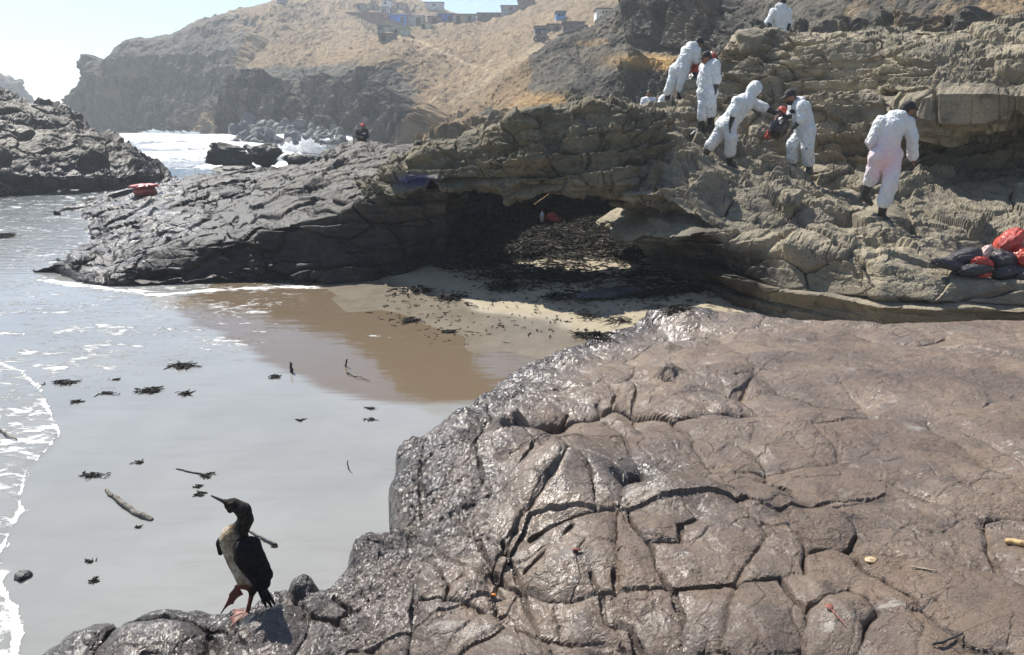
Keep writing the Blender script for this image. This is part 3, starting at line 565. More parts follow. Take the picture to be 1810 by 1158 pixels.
# islet on the left
IC = [
 (-420, [(372, 27), (366, 27), (310, 28), (270, 30), (190, 34), (100, 40), (90, 46)]),
 (-120, [(362, 29), (356, 29), (318, 29.6), (285, 31), (225, 34.5), (148, 40), (140, 46)]),
 (0, [(352, 31), (345, 31), (312, 31.4), (280, 33), (230, 36), (167, 40), (160, 46)]),
 (50, [(354, 31.2), (346, 31.2), (312, 31.6), (280, 33), (235, 36), (187, 40), (180, 46)]),
 (95, [(352, 31.4), (345, 31.4), (314, 32), (284, 33.4), (240, 36.5), (192, 40.5), (188, 46)]),
 (135, [(350, 31.7), (342, 31.7), (312, 32.2), (286, 33.6), (248, 36.5), (208, 40.5), (206, 45)]),
 (185, [(346, 32.4), (340, 32.4), (310, 33), (290, 34.4), (265, 37), (243, 40), (243, 43)]),
 (230, [(342, 33), (336, 33.2), (312, 33.8), (295, 35), (280, 37), (268, 39.5), (272, 42)]),
 (275, [(334, 34.8), (328, 35.2), (310, 36), (300, 37), (292, 38.5), (288, 40), (294, 42)]),
 (298, [(326, 37), (322, 37.4), (316, 38), (312, 38.6), (310, 39.5), (309, 40.5), (318, 42)]),
 (312, [(330, 38), (326, 38.4), (324, 39), (322, 39.6), (322, 40.2), (322, 41), (330, 42)])]
rock_loft('islet', IC, M_islet, 'low rocky islet with a black wet rim on the left of the channel', 'islet', st=dict(thick=.7, amp=.16, bw=2.4, dipx=-.10, dipy=.05, seed=17, crack=.22, saw=.6), f=(.50, .35, .16, 1.5), top=.1, px_step=1.8, it=2, fc=(1.9, .26))

# ------------------------------------------------------------------ hills
def hill(name, cols, label, sandf, f=(3.4, .06, 1.7, .22), px_step=1.9, it=2, extra=None, cat='hill', vert=.35):
    V, rowc = loft(cols, px_step, it); n = normals(V)
    q = V * [1, 1, vert]
    slope = np.clip(n[..., 2], 0, 1); rock = sst(.80, .45, slope)
    V = V + n * (rock * (f[0] * fbm(q * f[1], 4, 81, ridged=True) + f[2] * fbm(q * f[3], 4, 84, ridged=True)) + (1 - rock) * f[2] * (.55 * fbm(V * f[3] * [1, .35, 1], 4, 88, ridged=True) + .2 * fbm(V * f[3] * 2.2, 3, 89)) + .30 * f[2] * fbm(V * f[3] * 3.3, 3, 91, ridged=True) * (.35 + .65 * rock))[..., None]
    V = V + n * ((.05 + .95 * rock) * (f[0] * .75 * facets(V, 2.2 / f[1] * .22, 41, .5, .7) + f[0] * .28 * facets(V, .75 / f[1] * .22, 43, .5, .7)))[..., None]
    px, py = proj(V); z0 = np.zeros(px.shape)
    sand = sandf(px, py, slope); oc = z0.copy(); pa = z0.copy()
    if extra: oc, pa = extra(px, py, V)
    link(name, np_mesh(name, V, grid_quads(*V.shape[:2]), False, attrs={'sand': sand, 'ochre': oc, 'path': pa}), M_hill, label=label, cat=cat, kind='structure')
    SURF.append(V.reshape(-1, 3)); HILLV.append(V.reshape(-1, 3))
HILLV = []
def blob(px, py, x, y, a, b): return np.exp(-((px - x) / a) ** 2 - ((py - y) / b) ** 2)
HC = [(96, [(246, 166), (232, 165), (215, 166), (204, 167), (200, 170)]), (130, [(246, 162), (225, 163), (200, 165), (180, 168), (176, 174)]), (172, [(246, 159), (210, 161), (172, 164), (146, 168), (140, 178)]), (186, [(246, 157), (205, 160), (155, 163), (118, 168), (112, 178)]),
      (225, [(246, 154), (195, 157), (120, 163), (80, 170), (76, 184)]), (300, [(246, 150), (190, 154), (110, 162), (73, 170), (67, 188)]), (370, [(246, 145), (195, 150), (100, 160), (42, 170), (35, 190)]), (430, [(246, 140), (190, 146), (90, 158), (28, 170), (20, 192)]),
      (480, [(246, 138), (180, 144), (80, 158), (16, 175), (7, 196)]), (560, [(246, 138), (170, 146), (75, 165), (0, 195), (-12, 220)]), (640, [(240, 140), (165, 150), (70, 172), (-8, 205), (-18, 235)]), (700, [(240, 142), (160, 155), (75, 180), (-2, 212), (-8, 238)]),
      (745, [(240, 145), (150, 160), (75, 185), (10, 212), (7, 238)]), (790, [(240, 150), (150, 165), (80, 188), (26, 210), (23, 235)]), (840, [(240, 155), (150, 170), (85, 190), (42, 208), (40, 230)]), (920, [(240, 160), (150, 175), (90, 195), (60, 210), (58, 230)])]
hill('headland', HC, 'high dark headland cliff across the cove under the pale sky', lambda px, py, s: .26 + .62 * blob(px, py, 560, 25, 150, 60) + .55 * sst(600, 700, px) + .5 * blob(px, py, 380, 222, 70, 22) + .35 * blob(px, py, 215, 130, 45, 16) + .4 * blob(px, py, 200, 165, 25, 12) - .5 * blob(px, py, 510, 100, 48, 30),
     extra=lambda px, py, V: (.5 * blob(px, py, 400, 205, 40, 14), px * 0), vert=.3)
SC = [(420, [(250, 118), (238, 118), (190, 119), (160, 121), (152, 126), (142, 140)]), (480, [(250, 115), (234, 115), (180, 116), (142, 119), (122, 128), (80, 150)]), (540, [(250, 110), (238, 110), (185, 112), (148, 116), (116, 129), (53, 165)]), (560, [(256, 106), (244, 106), (205, 108), (160, 113), (122, 128), (52, 165)]),
      (600, [(262, 102), (250, 102), (195, 104), (145, 108), (118, 122), (58, 165)]), (650, [(265, 98), (252, 98), (185, 101), (125, 106), (102, 118), (72, 150)]), (700, [(265, 96), (252, 96), (175, 100), (112, 106), (94, 116), (62, 152)]), (745, [(265, 92), (250, 92), (195, 95), (150, 101), (106, 114), (52, 162)]),
      (800, [(265, 80), (250, 80), (215, 84), (165, 95), (110, 115), (44, 166)]), (850, [(265, 75), (245, 75), (205, 80), (150, 95), (95, 120), (37, 172)]), (900, [(265, 70), (240, 70), (190, 77), (135, 92), (80, 120), (27, 172)]), (930, [(265, 68), (235, 68), (180, 76), (125, 92), (72, 121), (12, 172)]), (960, [(265, 66), (232, 66), (170, 75), (115, 92), (65, 122), (-2, 172)]),
      (1020, [(265, 62), (227, 62), (150, 74), (95, 92), (50, 120), (-25, 168)]), (1070, [(265, 60), (222, 60), (130, 74), (75, 90), (30, 120), (-30, 150)]), (1150, [(265, 58), (217, 58), (110, 74), (40, 95), (0, 120), (-40, 140)]), (1300, [(265, 58), (217, 58), (110, 74), (20, 95), (-20, 120), (-40, 135)])]
for px, rows in SC: q = P(px, *rows[-1]); rows.append((q[0], q[1] + 20, q[2] - 2))
PATHS = [[(700, 65), (740, 72), (790, 95), (830, 115), (862, 122), (850, 140), (835, 152), (825, 165)], [(895, 97), (865, 108), (858, 122)], [(770, 172), (752, 195), (760, 208), (800, 220), (818, 232)], [(1040, 55), (960, 85), (900, 115), (850, 150), (800, 180)]]
def slope_extra(px, py, V):
    pa = np.zeros(px.shape)
    for i, s in enumerate(PATHS): pa = np.maximum(pa, (.55 if i == 3 else 1.) * np.exp(-(seg_dist(px, py, np.array(s, float)) / (5 if i == 3 else 1.6)) ** 2))
    return .35 * blob(px, py, 800, 225, 60, 20), pa + .45 * blob(px, py, 960, 82, 45, 16)
hill('sandy_slope', SC, 'sandy desert slope with footpaths, dark cliffs at its foot', lambda px, py, s: np.clip(.18 + .75 * sst(.35, .62, s), 0, 1) * 0 + .12 + .85 * sst(0, 1, (sst(600, 800, px) * 1.3 + sst(150, 95, py - .0 * px) * .9 - .0)) - .75 * blob(px, py, 680, 165, 75, 60) - .6 * blob(px, py, 600, 190, 60, 60) - .6 * blob(px, py, 495, 175, 70, 40) - .18 * blob(px, py, 740, 92, 55, 22) - .22 * blob(px, py, 860, 70, 60, 18),
     extra=slope_extra, f=(3.4, .07, 1.7, .25), vert=.3)
BC = [(770, [(270, 50), (262, 50), (254, 50.5), (248, 52), (246, 53), (244, 54), (246, 60)]), (810, [(270, 49), (255, 49), (242, 50.5), (234, 52), (229, 53), (224, 54), (224, 60)]), (860, [(270, 47), (240, 48), (222, 50), (210, 52), (201, 53), (192, 54), (190, 60)]), (900, [(270, 45), (228, 46), (205, 48), (184, 51), (168, 53), (152, 55), (148, 62)]),
      (940, [(270, 43), (208, 45), (188, 47), (165, 50), (140, 53), (114, 56), (110, 64)]), (985, [(270, 42), (202, 44), (168, 46), (150, 49), (115, 53), (80, 57), (76, 66)]), (1020, [(270, 42), (192, 44), (162, 45), (140, 48), (112, 53), (72, 57), (68, 66)]), (1055, [(270, 41), (192, 43), (148, 45), (122, 50), (100, 54), (60, 58), (54, 68)]),
      (1080, [(270, 40.5), (192, 42.5), (138, 44.5), (106, 51), (94, 54), (36, 58), (30, 68)]), (1110, [(270, 40), (192, 42), (130, 44), (96, 52), (88, 54), (12, 58), (5, 68)]), (1160, [(270, 38), (192, 40), (124, 42), (102, 50), (95, 52), (-30, 56), (-40, 66)]), (1220, [(270, 36), (192, 38), (120, 40), (108, 46), (103, 48), (-50, 54), (-55, 64)]),
      (1300, [(270, 34), (192, 35), (115, 37), (108, 38), (95, 39), (-70, 48), (-75, 58)]), (1400, [(270, 31), (192, 32), (115, 34), (90, 34.5), (70, 35.2), (-80, 44), (-85, 54)]), (1560, [(270, 28), (192, 28.5), (110, 30), (80, 30.5), (60, 31.2), (-80, 37), (-85, 47)]), (1750, [(270, 25), (192, 25.5), (110, 26.5), (75, 27), (55, 27.8), (-90, 32), (-95, 42)]), (2100, [(270, 22), (192, 22.5), (110, 23.5), (75, 24), (50, 25), (-90, 29), (-95, 39)])]
hill('upper_cliff', BC, 'dark weathered cliff band with ochre sand pockets behind the ledges', lambda px, py, s: .21 + .62 * sst(975, 900, px) * sst(60, 120, py) - .6 * blob(px, py, 866, 200, 20, 16) - .6 * blob(px, py, 905, 218, 20, 26) + .22 * sst(1350, 1600, px) + .35 * blob(px, py, 940, 200, 60, 30) + .3 * blob(px, py, 1050, 75, 50, 10),
     extra=lambda px, py, V: (np.clip(1.15 * blob(px, py, 1140, 107, 60, 11) + 1.0 * blob(px, py, 1195, 118, 45, 9) + .9 * blob(px, py, 970, 178, 48, 13) + .35 * blob(px, py, 930, 205, 40, 16), 0, 1), px * 0), f=(1.6, .14, .9, .5), vert=.6, cat='cliff', it=7)
hill('far_headland', [(-200, [(200, 262), (150, 264), (100, 268), (95, 280)]), (-20, [(200, 260), (165, 262), (125, 266), (122, 278)]), (8, [(200, 260), (170, 262), (140, 265), (136, 276)]), (22, [(200, 260), (175, 262), (152, 264), (150, 274)]), (34, [(200, 260), (190, 261), (182, 262), (180, 270)]), (46, [(204, 260), (202, 261), (200, 262), (200, 270)])],
     'far pale headland beyond the islet', lambda px, py, s: .2 + 0 * px, cat='hill')
# ------------------------------------------------------------------ standing things on the terrain
SV = np.concatenate(SURF); SPX, SPY = proj(SV)
def at(px, py, r=4., ymin=0, ymax=1e9):
    """the terrain point seen at a pixel"""
    for k in (1, 2, 4, 8):
        m = (np.abs(SPX - px) < r * k) & (np.abs(SPY - py) < r * k) & (SV[:, 1] > ymin) & (SV[:, 1] < ymax)
        if m.sum() >= 3:
            q = SV[m]; d = np.hypot(SPX[m] - px, SPY[m] - py); y0 = np.percentile(q[:, 1], 5)
            s = q[:, 1] < y0 + .02 * y0 + .15
            return q[s][np.argmin(d[s])]
    return P(px, py, 20.)
# ------------------------------------------------------------------ soft bodies: smooth union of round cones, skinned with surface nets
def cone_d(p, a, b, ra, rb):
    a = np.asarray(a, np.float32); b = np.asarray(b, np.float32); ab = b - a
    t = np.clip(((p - a) @ ab) / (ab @ ab + 1e-9), 0, 1); return np.linalg.norm(p - a - t[..., None] * ab, axis=-1) - (ra + (rb - ra) * t)
def ell_d(p, c, ax, r):
    q = (p - np.asarray(c, np.float32)) @ np.asarray(ax, np.float32).T / np.asarray(r, np.float32)
    return (np.linalg.norm(q, axis=-1) - 1) * min(r)
def smin(a, b, k):
    h = np.clip(.5 + .5 * (b - a) / k, 0, 1); return b * (1 - h) + a * h - k * h * (1 - h)
def frame(f, u):
    f = np.asarray(f, float); f = f / np.linalg.norm(f); u = np.asarray(u, float); u = u - f * (u @ f); u /= np.linalg.norm(u); return np.array([np.cross(f, u), f, u])
def nets(fn, lo, hi, h):
    lo = np.asarray(lo, float) - 2 * h; n = np.ceil((np.asarray(hi) - lo) / h).astype(int) + 3
    g = np.stack(np.meshgrid(*[lo[i] + h * np.arange(n[i]) for i in range(3)], indexing='ij'), -1).astype(np.float32)
    f = fn(g.reshape(-1, 3)).reshape(n); s = f < 0
    c = [(a, b, d) for a in (0, 1) for b in (0, 1) for d in (0, 1)]
    sl = lambda A, o: A[o[0]:A.shape[0] - 1 + o[0], o[1]:A.shape[1] - 1 + o[1], o[2]:A.shape[2] - 1 + o[2]]
    cnt = sum(sl(s, o).astype(np.int8) for o in c); act = (cnt > 0) & (cnt < 8); ii = np.argwhere(act)
    idx = np.full(act.shape, -1, np.int64); idx[act] = np.arange(len(ii))
    acc = np.zeros((len(ii), 3)); w = np.zeros(len(ii))
    for o in c:
        for ax in range(3):
            if o[ax]: continue
            o2 = list(o); o2[ax] = 1; fa = sl(f, o)[act]; fb = sl(f, o2)[act]; x = (fa < 0) != (fb < 0); t = np.where(x, fa / np.where(x, fa - fb, 1), 0)
            q = np.array(o, float) + np.eye(3)[ax] * t[:, None]; acc += q * x[:, None]; w += x
    V = lo + h * (ii + acc / w[:, None]); Q = []
    for ax in range(3):
        A, B = [k for k in range(3) if k != ax]
        sa = np.take(s, range(0, n[ax] - 1), ax); sb = np.take(s, range(1, n[ax]), ax); e = np.argwhere(sa != sb)
        e = e[(e[:, A] > 0) & (e[:, B] > 0) & (e[:, A] < n[A] - 1) & (e[:, B] < n[B] - 1)]
        def cell(da, db): k = e.copy(); k[:, A] -= da; k[:, B] -= db; return idx[k[:, 0], k[:, 1], k[:, 2]]
        q = np.stack([cell(1, 1), cell(0, 1), cell(0, 0), cell(1, 0)], -1); fl = sa[e[:, 0], e[:, 1], e[:, 2]]
        if ax == 1: fl = ~fl
        q[~fl] = q[~fl][:, ::-1]; Q.append(q)
    Q = np.concatenate(Q); return V, Q[(Q >= 0).all(1)]
def vnorm(V, Q):
    n = np.cross(V[Q[:, 2]] - V[Q[:, 0]], V[Q[:, 3]] - V[Q[:, 1]]); N = np.zeros_like(V)
    for k in range(4): np.add.at(N, Q[:, k], n)
    return N / (np.linalg.norm(N, axis=1, keepdims=True) + 1e-12)
def union(prims, cut=None):
    def fn(p):
        d = None
        for pr in prims:
            k = pr[-1]; v = cone_d(p, *pr[1:-1]) if pr[0] == 'c' else ell_d(p, *pr[1:-1]); d = v if d is None else smin(d, v, k)
        return cut(p, d) if cut else d
    return fn
def bounds(prims):
    P_ = []
    for pr in prims:
        if pr[0] == 'c': P_ += [np.asarray(pr[1]) - pr[3], np.asarray(pr[1]) + pr[3], np.asarray(pr[2]) - pr[4], np.asarray(pr[2]) + pr[4]]
        else: P_ += [np.asarray(pr[1]) - max(pr[3]), np.asarray(pr[1]) + max(pr[3])]
    P_ = np.array(P_); return P_.min(0), P_.max(0)
def blobmesh(name, prims, h, mat, loc, parent=None, cut=None, wr=None, extra=None, attrf=None, flat=False, **kw):
    V, Q = nets(union(prims, cut), *bounds(prims), h)
    if wr: N = vnorm(V, Q); V = V + N * wr(V)[:, None]
    if extra is not None:
        for v2, q2 in extra: Q = np.vstack([Q, q2 + len(V)]); V = np.vstack([V, v2])
    at_ = attrf(V) if attrf else None
    me = np_mesh(name, V - np.asarray(loc), Q, not flat, attrs=at_); o = link(name, me, mat, parent, **kw)
    if parent is None: o.location = tuple(loc)
    return o
# ------------------------------------------------------------------ people
def suit_mat():
    m, n, b = mat_new('white coverall'); B = NB(n)
    f = B.noise(7, 5); st = B.math('MULTIPLY', B.mr(B.noise(15, 6, .7), .575, .65), B.attr('stain'))
    c = B.mix(B.mr(f, .3, .7), (.60, .63, .65), (.72, .735, .74)); c = B.mix(B.attr('pink'), c, (.80, .52, .58)); c = B.mix(B.math('MULTIPLY', B.attr('stain'), B.mr(f, .45, .75, 0, .3)), c, (.50, .45, .36)); c = B.mix(st, c, (.05, .05, .06))
    n.links.new(c, b.inputs['Base Color']); b.inputs['Roughness'].default_value = .62
    n.links.new(B.bump(B.noise(22, 5, .6, B.pos((1, 1, .5)), 1.2), .5, .03), b.inputs['Normal']); return m
M_suit = suit_mat()
M_rubber = plain('black rubber', (.016, .017, .02), .35, .3, 20, .004)
M_boot = plain('dark rubber boot', (.022, .024, .026), .42, .5, 14, .004)
M_boot2 = plain('muddy grey rubber boot', (.07, .072, .072), .5, .5, 14, .004)
M_skin = plain('brown skin', (.24, .115, .07), .55, .15, 20); M_hair = plain('black hair', (.012, .010, .009), .6, .3, 40)
M_cap = plain('dark cap cloth', (.028, .026, .026), .85, .4, 30); M_redcap = plain('red cap cloth', (.55, .03, .03), .7, .2, 30); M_black = plain('black cloth', (.010, .011, .014), .8, .4, 20); M_eye = plain('dark eye', (.02, .015, .012), .2, .1); M_white = plain('white print', (.75, .75, .75), .6, .1)
def hand_prims(wr, tip, nrm, curl=.25):
    wr = np.asarray(wr); v = np.asarray(tip) - wr; L = .185; d = v / np.linalg.norm(v); s = np.cross(d, nrm); s /= np.linalg.norm(s); nn = np.cross(s, d)
    pe = wr + d * .085; pr = [('c', wr, wr + d * .03, .030, .032, .02)]
    for k in (-1.2, -.4, .4, 1.2): pr.append(('c', wr + d * .02 + s * k * .012, pe + s * k * .019, .022, .017, .012))
    for k, l in zip((-1.5, -.5, .5, 1.5), (.062, .082, .088, .074)):
        a = pe + s * k * .017; m_ = a + d * l * .55 + s * k * .004 + nn * curl * .02; e = m_ + d * l * .45 * (1 - curl * .5) + nn * curl * l * .6
        pr += [('c', a, m_, .0105, .0098, .005), ('c', m_, e, .0098, .0085, .004)]
    t0 = wr + d * .03 - s * .028; t1 = t0 + d * .035 - s * .026 + nn * .012; pr += [('c', t0, t1, .015, .0115, .008), ('c', t1, t1 + d * .03 + nn * .012, .0115, .0095, .004)]
    return pr
def person(Y0, J, face, label, body_f=None, hood='down', cap=None, glove=True, long=True, suit=None, stain=.6, pink=None, beard=False, boots=None, hscale=1., group=None, grp=None, skinhands=False, curl=.3, logo=None):
    suit = suit or M_suit; boots = boots or (M_boot, M_boot)
    W = {}
    for k, v in J.items(): W[k] = P(v[0], v[1], Y0 + (v[2] if len(v) > 2 else 0))
    hd, nk, ch, pel = W['head'], W['neck'], W['chest'], W['pelvis']
    bf = np.asarray(body_f if body_f is not None else face, float)
    loc = np.array([pel[0], pel[1], min(W['ank1'][2], W['ank2'][2]) - .06])
    ux = hd - nk; A = frame(face, ux / np.linalg.norm(ux) + [0, 0, .6]); r_, f_, u_ = A
    H = lambda a, b, c: hd + r_ * a * hscale + f_ * b * hscale + u_ * c * hscale
    s = hscale
    skull = [('e', H(0, -.008, .02), A, (.076 * s, .096 * s, .108 * s), .02), ('e', H(0, .022, -.058), A, (.058 * s, .066 * s, .062 * s), .03), ('c', H(0, .086, .004), H(0, .108, -.03), .011, .016, .012), ('e', H(0, .082, .028), A, (.05 * s, .014, .012), .012),
             ('e', H(0, .080, -.062), A, (.026, .012, .008), .006), ('e', H(.077, -.005, -.008), A, (.011, .024, .032), .006), ('e', H(-.077, -.005, -.008), A, (.011, .024, .032), .006)]
    body = skull + [('c', hd - u_ * .05 - f_ * .02, nk, .052, .058, .03), ('c', nk, ch, .07, .12, .05), ('c', ch, pel, .125, .115, .06), ('c', W['sh1'], W['sh2'], .058, .058, .05), ('c', W['hip1'], W['hip2'], .09, .09, .05)]
    for i in '12':
        body += [('c', W['sh' + i], W['el' + i], .050, .040, .03), ('c', W['el' + i], W['wr' + i], .040, .028, .02), ('c', W['hip' + i], W['kn' + i], .085, .058, .04), ('c', W['kn' + i], W['ank' + i], .056, .036, .02)]
    ex = []
    nrm = {i: np.cross(W['tip' + i] - W['wr' + i], [.3, 1, .2]) for i in '12'}
    for i in '12':
        pr = hand_prims(W['wr' + i], W['tip' + i], nrm[i], curl)
        if not glove: ex.append(nets(union(pr), *bounds(pr), .008))
        else:
            hp = W['wr' + i] + (W['tip' + i] - W['wr' + i]) * .4; body.append(('c', W['wr' + i], hp, .024, .018, .02))
    root = blobmesh('person', body, .0145, M_skin, loc, extra=ex, label=label, cat='person', group=grp)
    # coverall
    pr = [('c', pel, ch, .150, .168, .05), ('c', W['hip1'], W['hip2'], .122, .122, .06), ('c', W['sh1'], W['sh2'], .088, .088, .06), ('c', ch, nk, .125, .075, .06)]
    cf = {}
    for i in '12':
        e, wr_, k, bt, an = W['el' + i], W['wr' + i], W['kn' + i], W['bt' + i], W['ank' + i]
        c = e + (wr_ - e) * (.12 if long else .93); cf[i] = c
        pr += [('c', W['sh' + i], e, .084, .070, .035), ('c', e, c, .068, .066, .02), ('c', W['hip' + i], k, .120, .095, .05), ('c', k, bt, .095, .092, .03)]
    if hood == 'down': pr += [('c', nk - f_ * .02 - bf * .03 + np.array([0, 0, .02]) - np.cross(bf, [0, 0, 1]) * .07, nk - bf * .03 + np.array([0, 0, .02]) + np.cross(bf, [0, 0, 1]) * .07, .06, .06, .03), ('c', nk - bf * .07, nk - bf * .10 - np.array([0, 0, .05]), .06, .05, .04)]
    cut = None
    if hood == 'up':
        pr += [('e', H(0, -.022, .014), A, (.112, .128, .140), .03), ('c', H(0, -.03, -.07), nk, .085, .09, .05)]
        cut = lambda p, d: np.maximum(d, -ell_d(p, H(0, .12, -.02), A, (.072, .10, .098)))
    def wrk(V): q = V - loc; dg = np.stack([q[:, 0] + .6 * q[:, 2], q[:, 1], q[:, 2] - .5 * q[:, 0]], -1); return .022 * fbm(dg * [7, 7, 4], 3, 101, ridged=True) + .014 * fbm(dg * [16, 16, 7], 3, 105, ridged=True) - .006
    def af(V):
        low = sst(pel[2] + .05, pel[2] - .45, V[:, 2]); pk = np.zeros(len(V))
        if pink: pk = np.clip(1.2 * np.exp(-(np.linalg.norm((V - (pel - [0, 0, .12])) * [1, 1, .8], axis=1) / .24) ** 2), 0, .75)
        return {'stain': stain * (.25 + .75 * low), 'pink': pk}
    blobmesh('coverall' if suit is M_suit else 'clothing', pr, .0155, suit, loc, root, cut=cut, wr=wrk, attrf=af, flat=True)
    for i in '12':
        bt, an, to = W['bt' + i], W['ank' + i], W['toe' + i]; up = (bt - an) / np.linalg.norm(bt - an); td = (to - an) / np.linalg.norm(to - an)
        heel = an - up * .045 - td * .035
        blobmesh('boot', [('c', bt + up * .03, an, .074, .056, .03), ('c', an - up * .02, an - up * .035 + td * .13, .052, .045, .03), ('c', an - up * .03 + td * .1, an - up * .045 + td * .19, .046, .036, .02), ('c', heel, an - up * .03, .040, .046, .02)], .0125, boots[int(i) - 1], loc, root)
        if glove:
            hp = hand_prims(W['wr' + i], W['tip' + i], nrm[i], curl)
            a0 = cf[i] - (W['wr' + i] - W['el' + i]) * .06 if long else W['wr' + i] - (W['wr' + i] - W['el' + i]) * .2
            blobmesh('glove', [('c', a0, W['wr' + i], .060 if long else .036, .036, .02)] + hp, .0085, M_rubber, loc, root)
    if hood != 'up' or True:
        blobmesh('hair', [('e', H(0, -.016, .026), A, (.081 * s, .099 * s, .110 * s), .02)], .012, M_hair, loc, root, cut=lambda p, d: np.maximum(d, ((p - hd) @ f_) * .9 - ((p - hd) @ u_) * .75 - .012), wr=lambda V: .004 * perlin(V * 60, 3))
    if beard: blobmesh('beard', [('e', H(0, .026, -.068), A, (.064, .074, .066), .02)], .011, M_hair, loc, root, cut=lambda p, d: np.maximum(np.maximum(d, ((p - hd) @ u_) + .036), -((p - hd) @ f_) - .0), wr=lambda V: .004 * perlin(V * 60, 3))
    if cap:
        blobmesh('cap', [('e', H(0, -.010, .040), A, (.090 * s, .108 * s, .100 * s), .02), ('e', H(0, .115, .052), A, (.070 * s, .075 * s, .010), .012)], .0105, cap, loc, root, cut=lambda p, d: np.maximum(d, .036 - ((p - hd) @ u_)))
    for sg in (-1, 1):
        V, Q = nets(union([('e', H(.031 * sg, .082, .008), A, (.012, .008, .009), .01)]), hd - .13, hd + .13, .008); link('eye', np_mesh('eye', V - loc, Q), M_eye, root)
    if logo is not None:
        q = P(*logo); V, Q = nets(union([('c', q - [.03, 0, 0], q + [.03, 0, 0], .035, .035, .01)]), q - .1, q + .1, .014); link('chest_emblem' if suit is not M_suit else 'chest_logo', np_mesh('chest_emblem', V - loc, Q), M_white if suit is not M_suit else M_black, root)
    return root
def cz(x0, y0, k): return lambda cx, cy, d=0.: (x0 + cx / k, y0 + cy / k, d)
# the walker
a = cz(1490, 170, 4.825); Yw = at(1562, 386)[1] + .05
person(Yw, dict(head=a(552, 120), neck=a(475, 175), chest=a(420, 262), pelvis=a(362, 480), sh1=a(330, 225, .05), sh2=a(545, 225, -.05), el1=a(245, 385, .05), wr1=a(300, 480, .25), tip1=a(350, 520, .35), el2=a(592, 360, -.08), wr2=a(598, 515, -.02), tip2=a(600, 590, .02), hip1=a(305, 510), hip2=a(420, 510),
    kn1=a(265, 640, .05), bt1=a(238, 715, .1), ank1=a(180, 850, .2), toe1=a(260, 905, .25), kn2=a(405, 740, -.12), bt2=a(352, 900, -.08), ank2=a(330, 1010, 0), toe2=a(420, 1080, -.05)), (.9, .25, -.25),
    'person in white coverall with pink seat and dark cap walking right, bare hands', body_f=(.75, .6, 0), cap=M_cap, glove=False, long=False, stain=.25, pink=True, beard=True)
# the two passing a bag
a = cz(1230, 130, 6.096); Yh = at(1291, 294)[1] + .05
person(Yh, dict(head=a(640, 185), neck=a(575, 262), chest=a(505, 330), pelvis=a(350, 540), sh1=a(440, 310, -.2), sh2=a(600, 310, .16), el1=a(410, 415, -.28), wr1=a(375, 540, -.26), tip1=a(360, 640, -.26), el2=a(730, 365, .1), wr2=a(850, 425, .02), tip2=a(905, 400, .0), hip1=a(345, 560, -.09), hip2=a(300, 550, .09),
    kn1=a(385, 690, -.16), bt1=a(368, 850, -.05), ank1=a(362, 975, 0), toe1=a(445, 1010, -.02), kn2=a(235, 680, .1), bt2=a(155, 775, .12), ank2=a(85, 905, .15), toe2=a(60, 960, .1)), (.95, -.1, -.35),
    'person with white hood up leaning right, reaching out to hand over a bag', body_f=(.8, .2, -.3), hood='up', beard=True, stain=.8)
Yr = at(1419, 312)[1] + .1
person(Yr, dict(head=a(1018, 255), neck=a(1085, 315), chest=a(1130, 400), pelvis=a(1185, 600), sh1=a(1145, 355, -.2), sh2=a(1060, 345, .15), el1=a(1130, 490, -.24), wr1=a(1065, 570, -.22), tip1=a(1005, 640, -.18), el2=a(1025, 450, .1), wr2=a(985, 475, -.02), tip2=a(930, 410, .0), hip1=a(1205, 620, -.09), hip2=a(1165, 620, .09),
    kn1=a(1200, 800, -.14), bt1=a(1215, 950, -.05), ank1=a(1225, 1040, 0), toe1=a(1150, 1095, -.05), kn2=a(1040, 770, .05), bt2=a(1045, 920, .1), ank2=a(1045, 990, .12), toe2=a(965, 1015, .1)), (-.95, -.1, -.45),
    'person in white coverall and dark cap bowed left, taking the bag', body_f=(-.8, -.3, -.2), cap=M_cap, beard=True, stain=1., boots=(M_boot2, M_boot), logo=(1402, 197, Yr - .1))
# the two higher up
a = cz(1140, 40, 5.2625); Yc = at(1232, 234)[1] + .1
person(Yc, dict(head=a(572, 335), neck=a(605, 385), chest=a(598, 470), pelvis=a(580, 640), sh1=a(650, 405, -.12), sh2=a(555, 415, .15), el1=a(668, 530, -.16), wr1=a(650, 645, -.18), tip1=a(625, 715, -.16), el2=a(522, 560, .2), wr2=a(505, 690, .2), tip2=a(490, 760, .2), hip1=a(610, 650, -.08), hip2=a(550, 655, .08),
    kn1=a(612, 750, -.12), bt1=a(612, 840, -.05), ank1=a(618, 955, .02), toe1=a(560, 990, -.05), kn2=a(548, 770, .0), bt2=a(535, 880, .02), ank2=a(515, 990, .05), toe2=a(430, 1030, .0)), (-.9, -.15, -.4),
    'person with dark cap and stained white coverall standing, looking down left', body_f=(-.6, -.6, 0), cap=M_cap, stain=1.)
Yb = at(1190, 182, ymin=13)[1] + .1
person(Yb, dict(head=a(500, 195), neck=a(448, 225), chest=a(415, 285), pelvis=a(330, 430), sh1=a(480, 265, -.1), sh2=a(375, 265, .18), el1=a(482, 350, -.1), wr1=a(505, 385, .1), tip1=a(545, 395, .2), el2=a(415, 365, .25), wr2=a(480, 385, .3), tip2=a(520, 395, .35), hip1=a(355, 440, -.08), hip2=a(285, 440, .08),
    kn1=a(348, 545, -.1), bt1=a(332, 610, -.05), ank1=a(312, 705, 0), toe1=a(360, 720, .15), kn2=a(250, 560, .05), bt2=a(216, 640, .05), ank2=a(205, 745, .08), toe2=a(250, 760, .2)), (.7, .55, -.5),
    'person in white coverall bending over red bags, seen from behind', body_f=(.6, .7, -.3), cap=M_cap, stain=.2)
a = cz(1340, 0, 14.48); Yt = 19.3
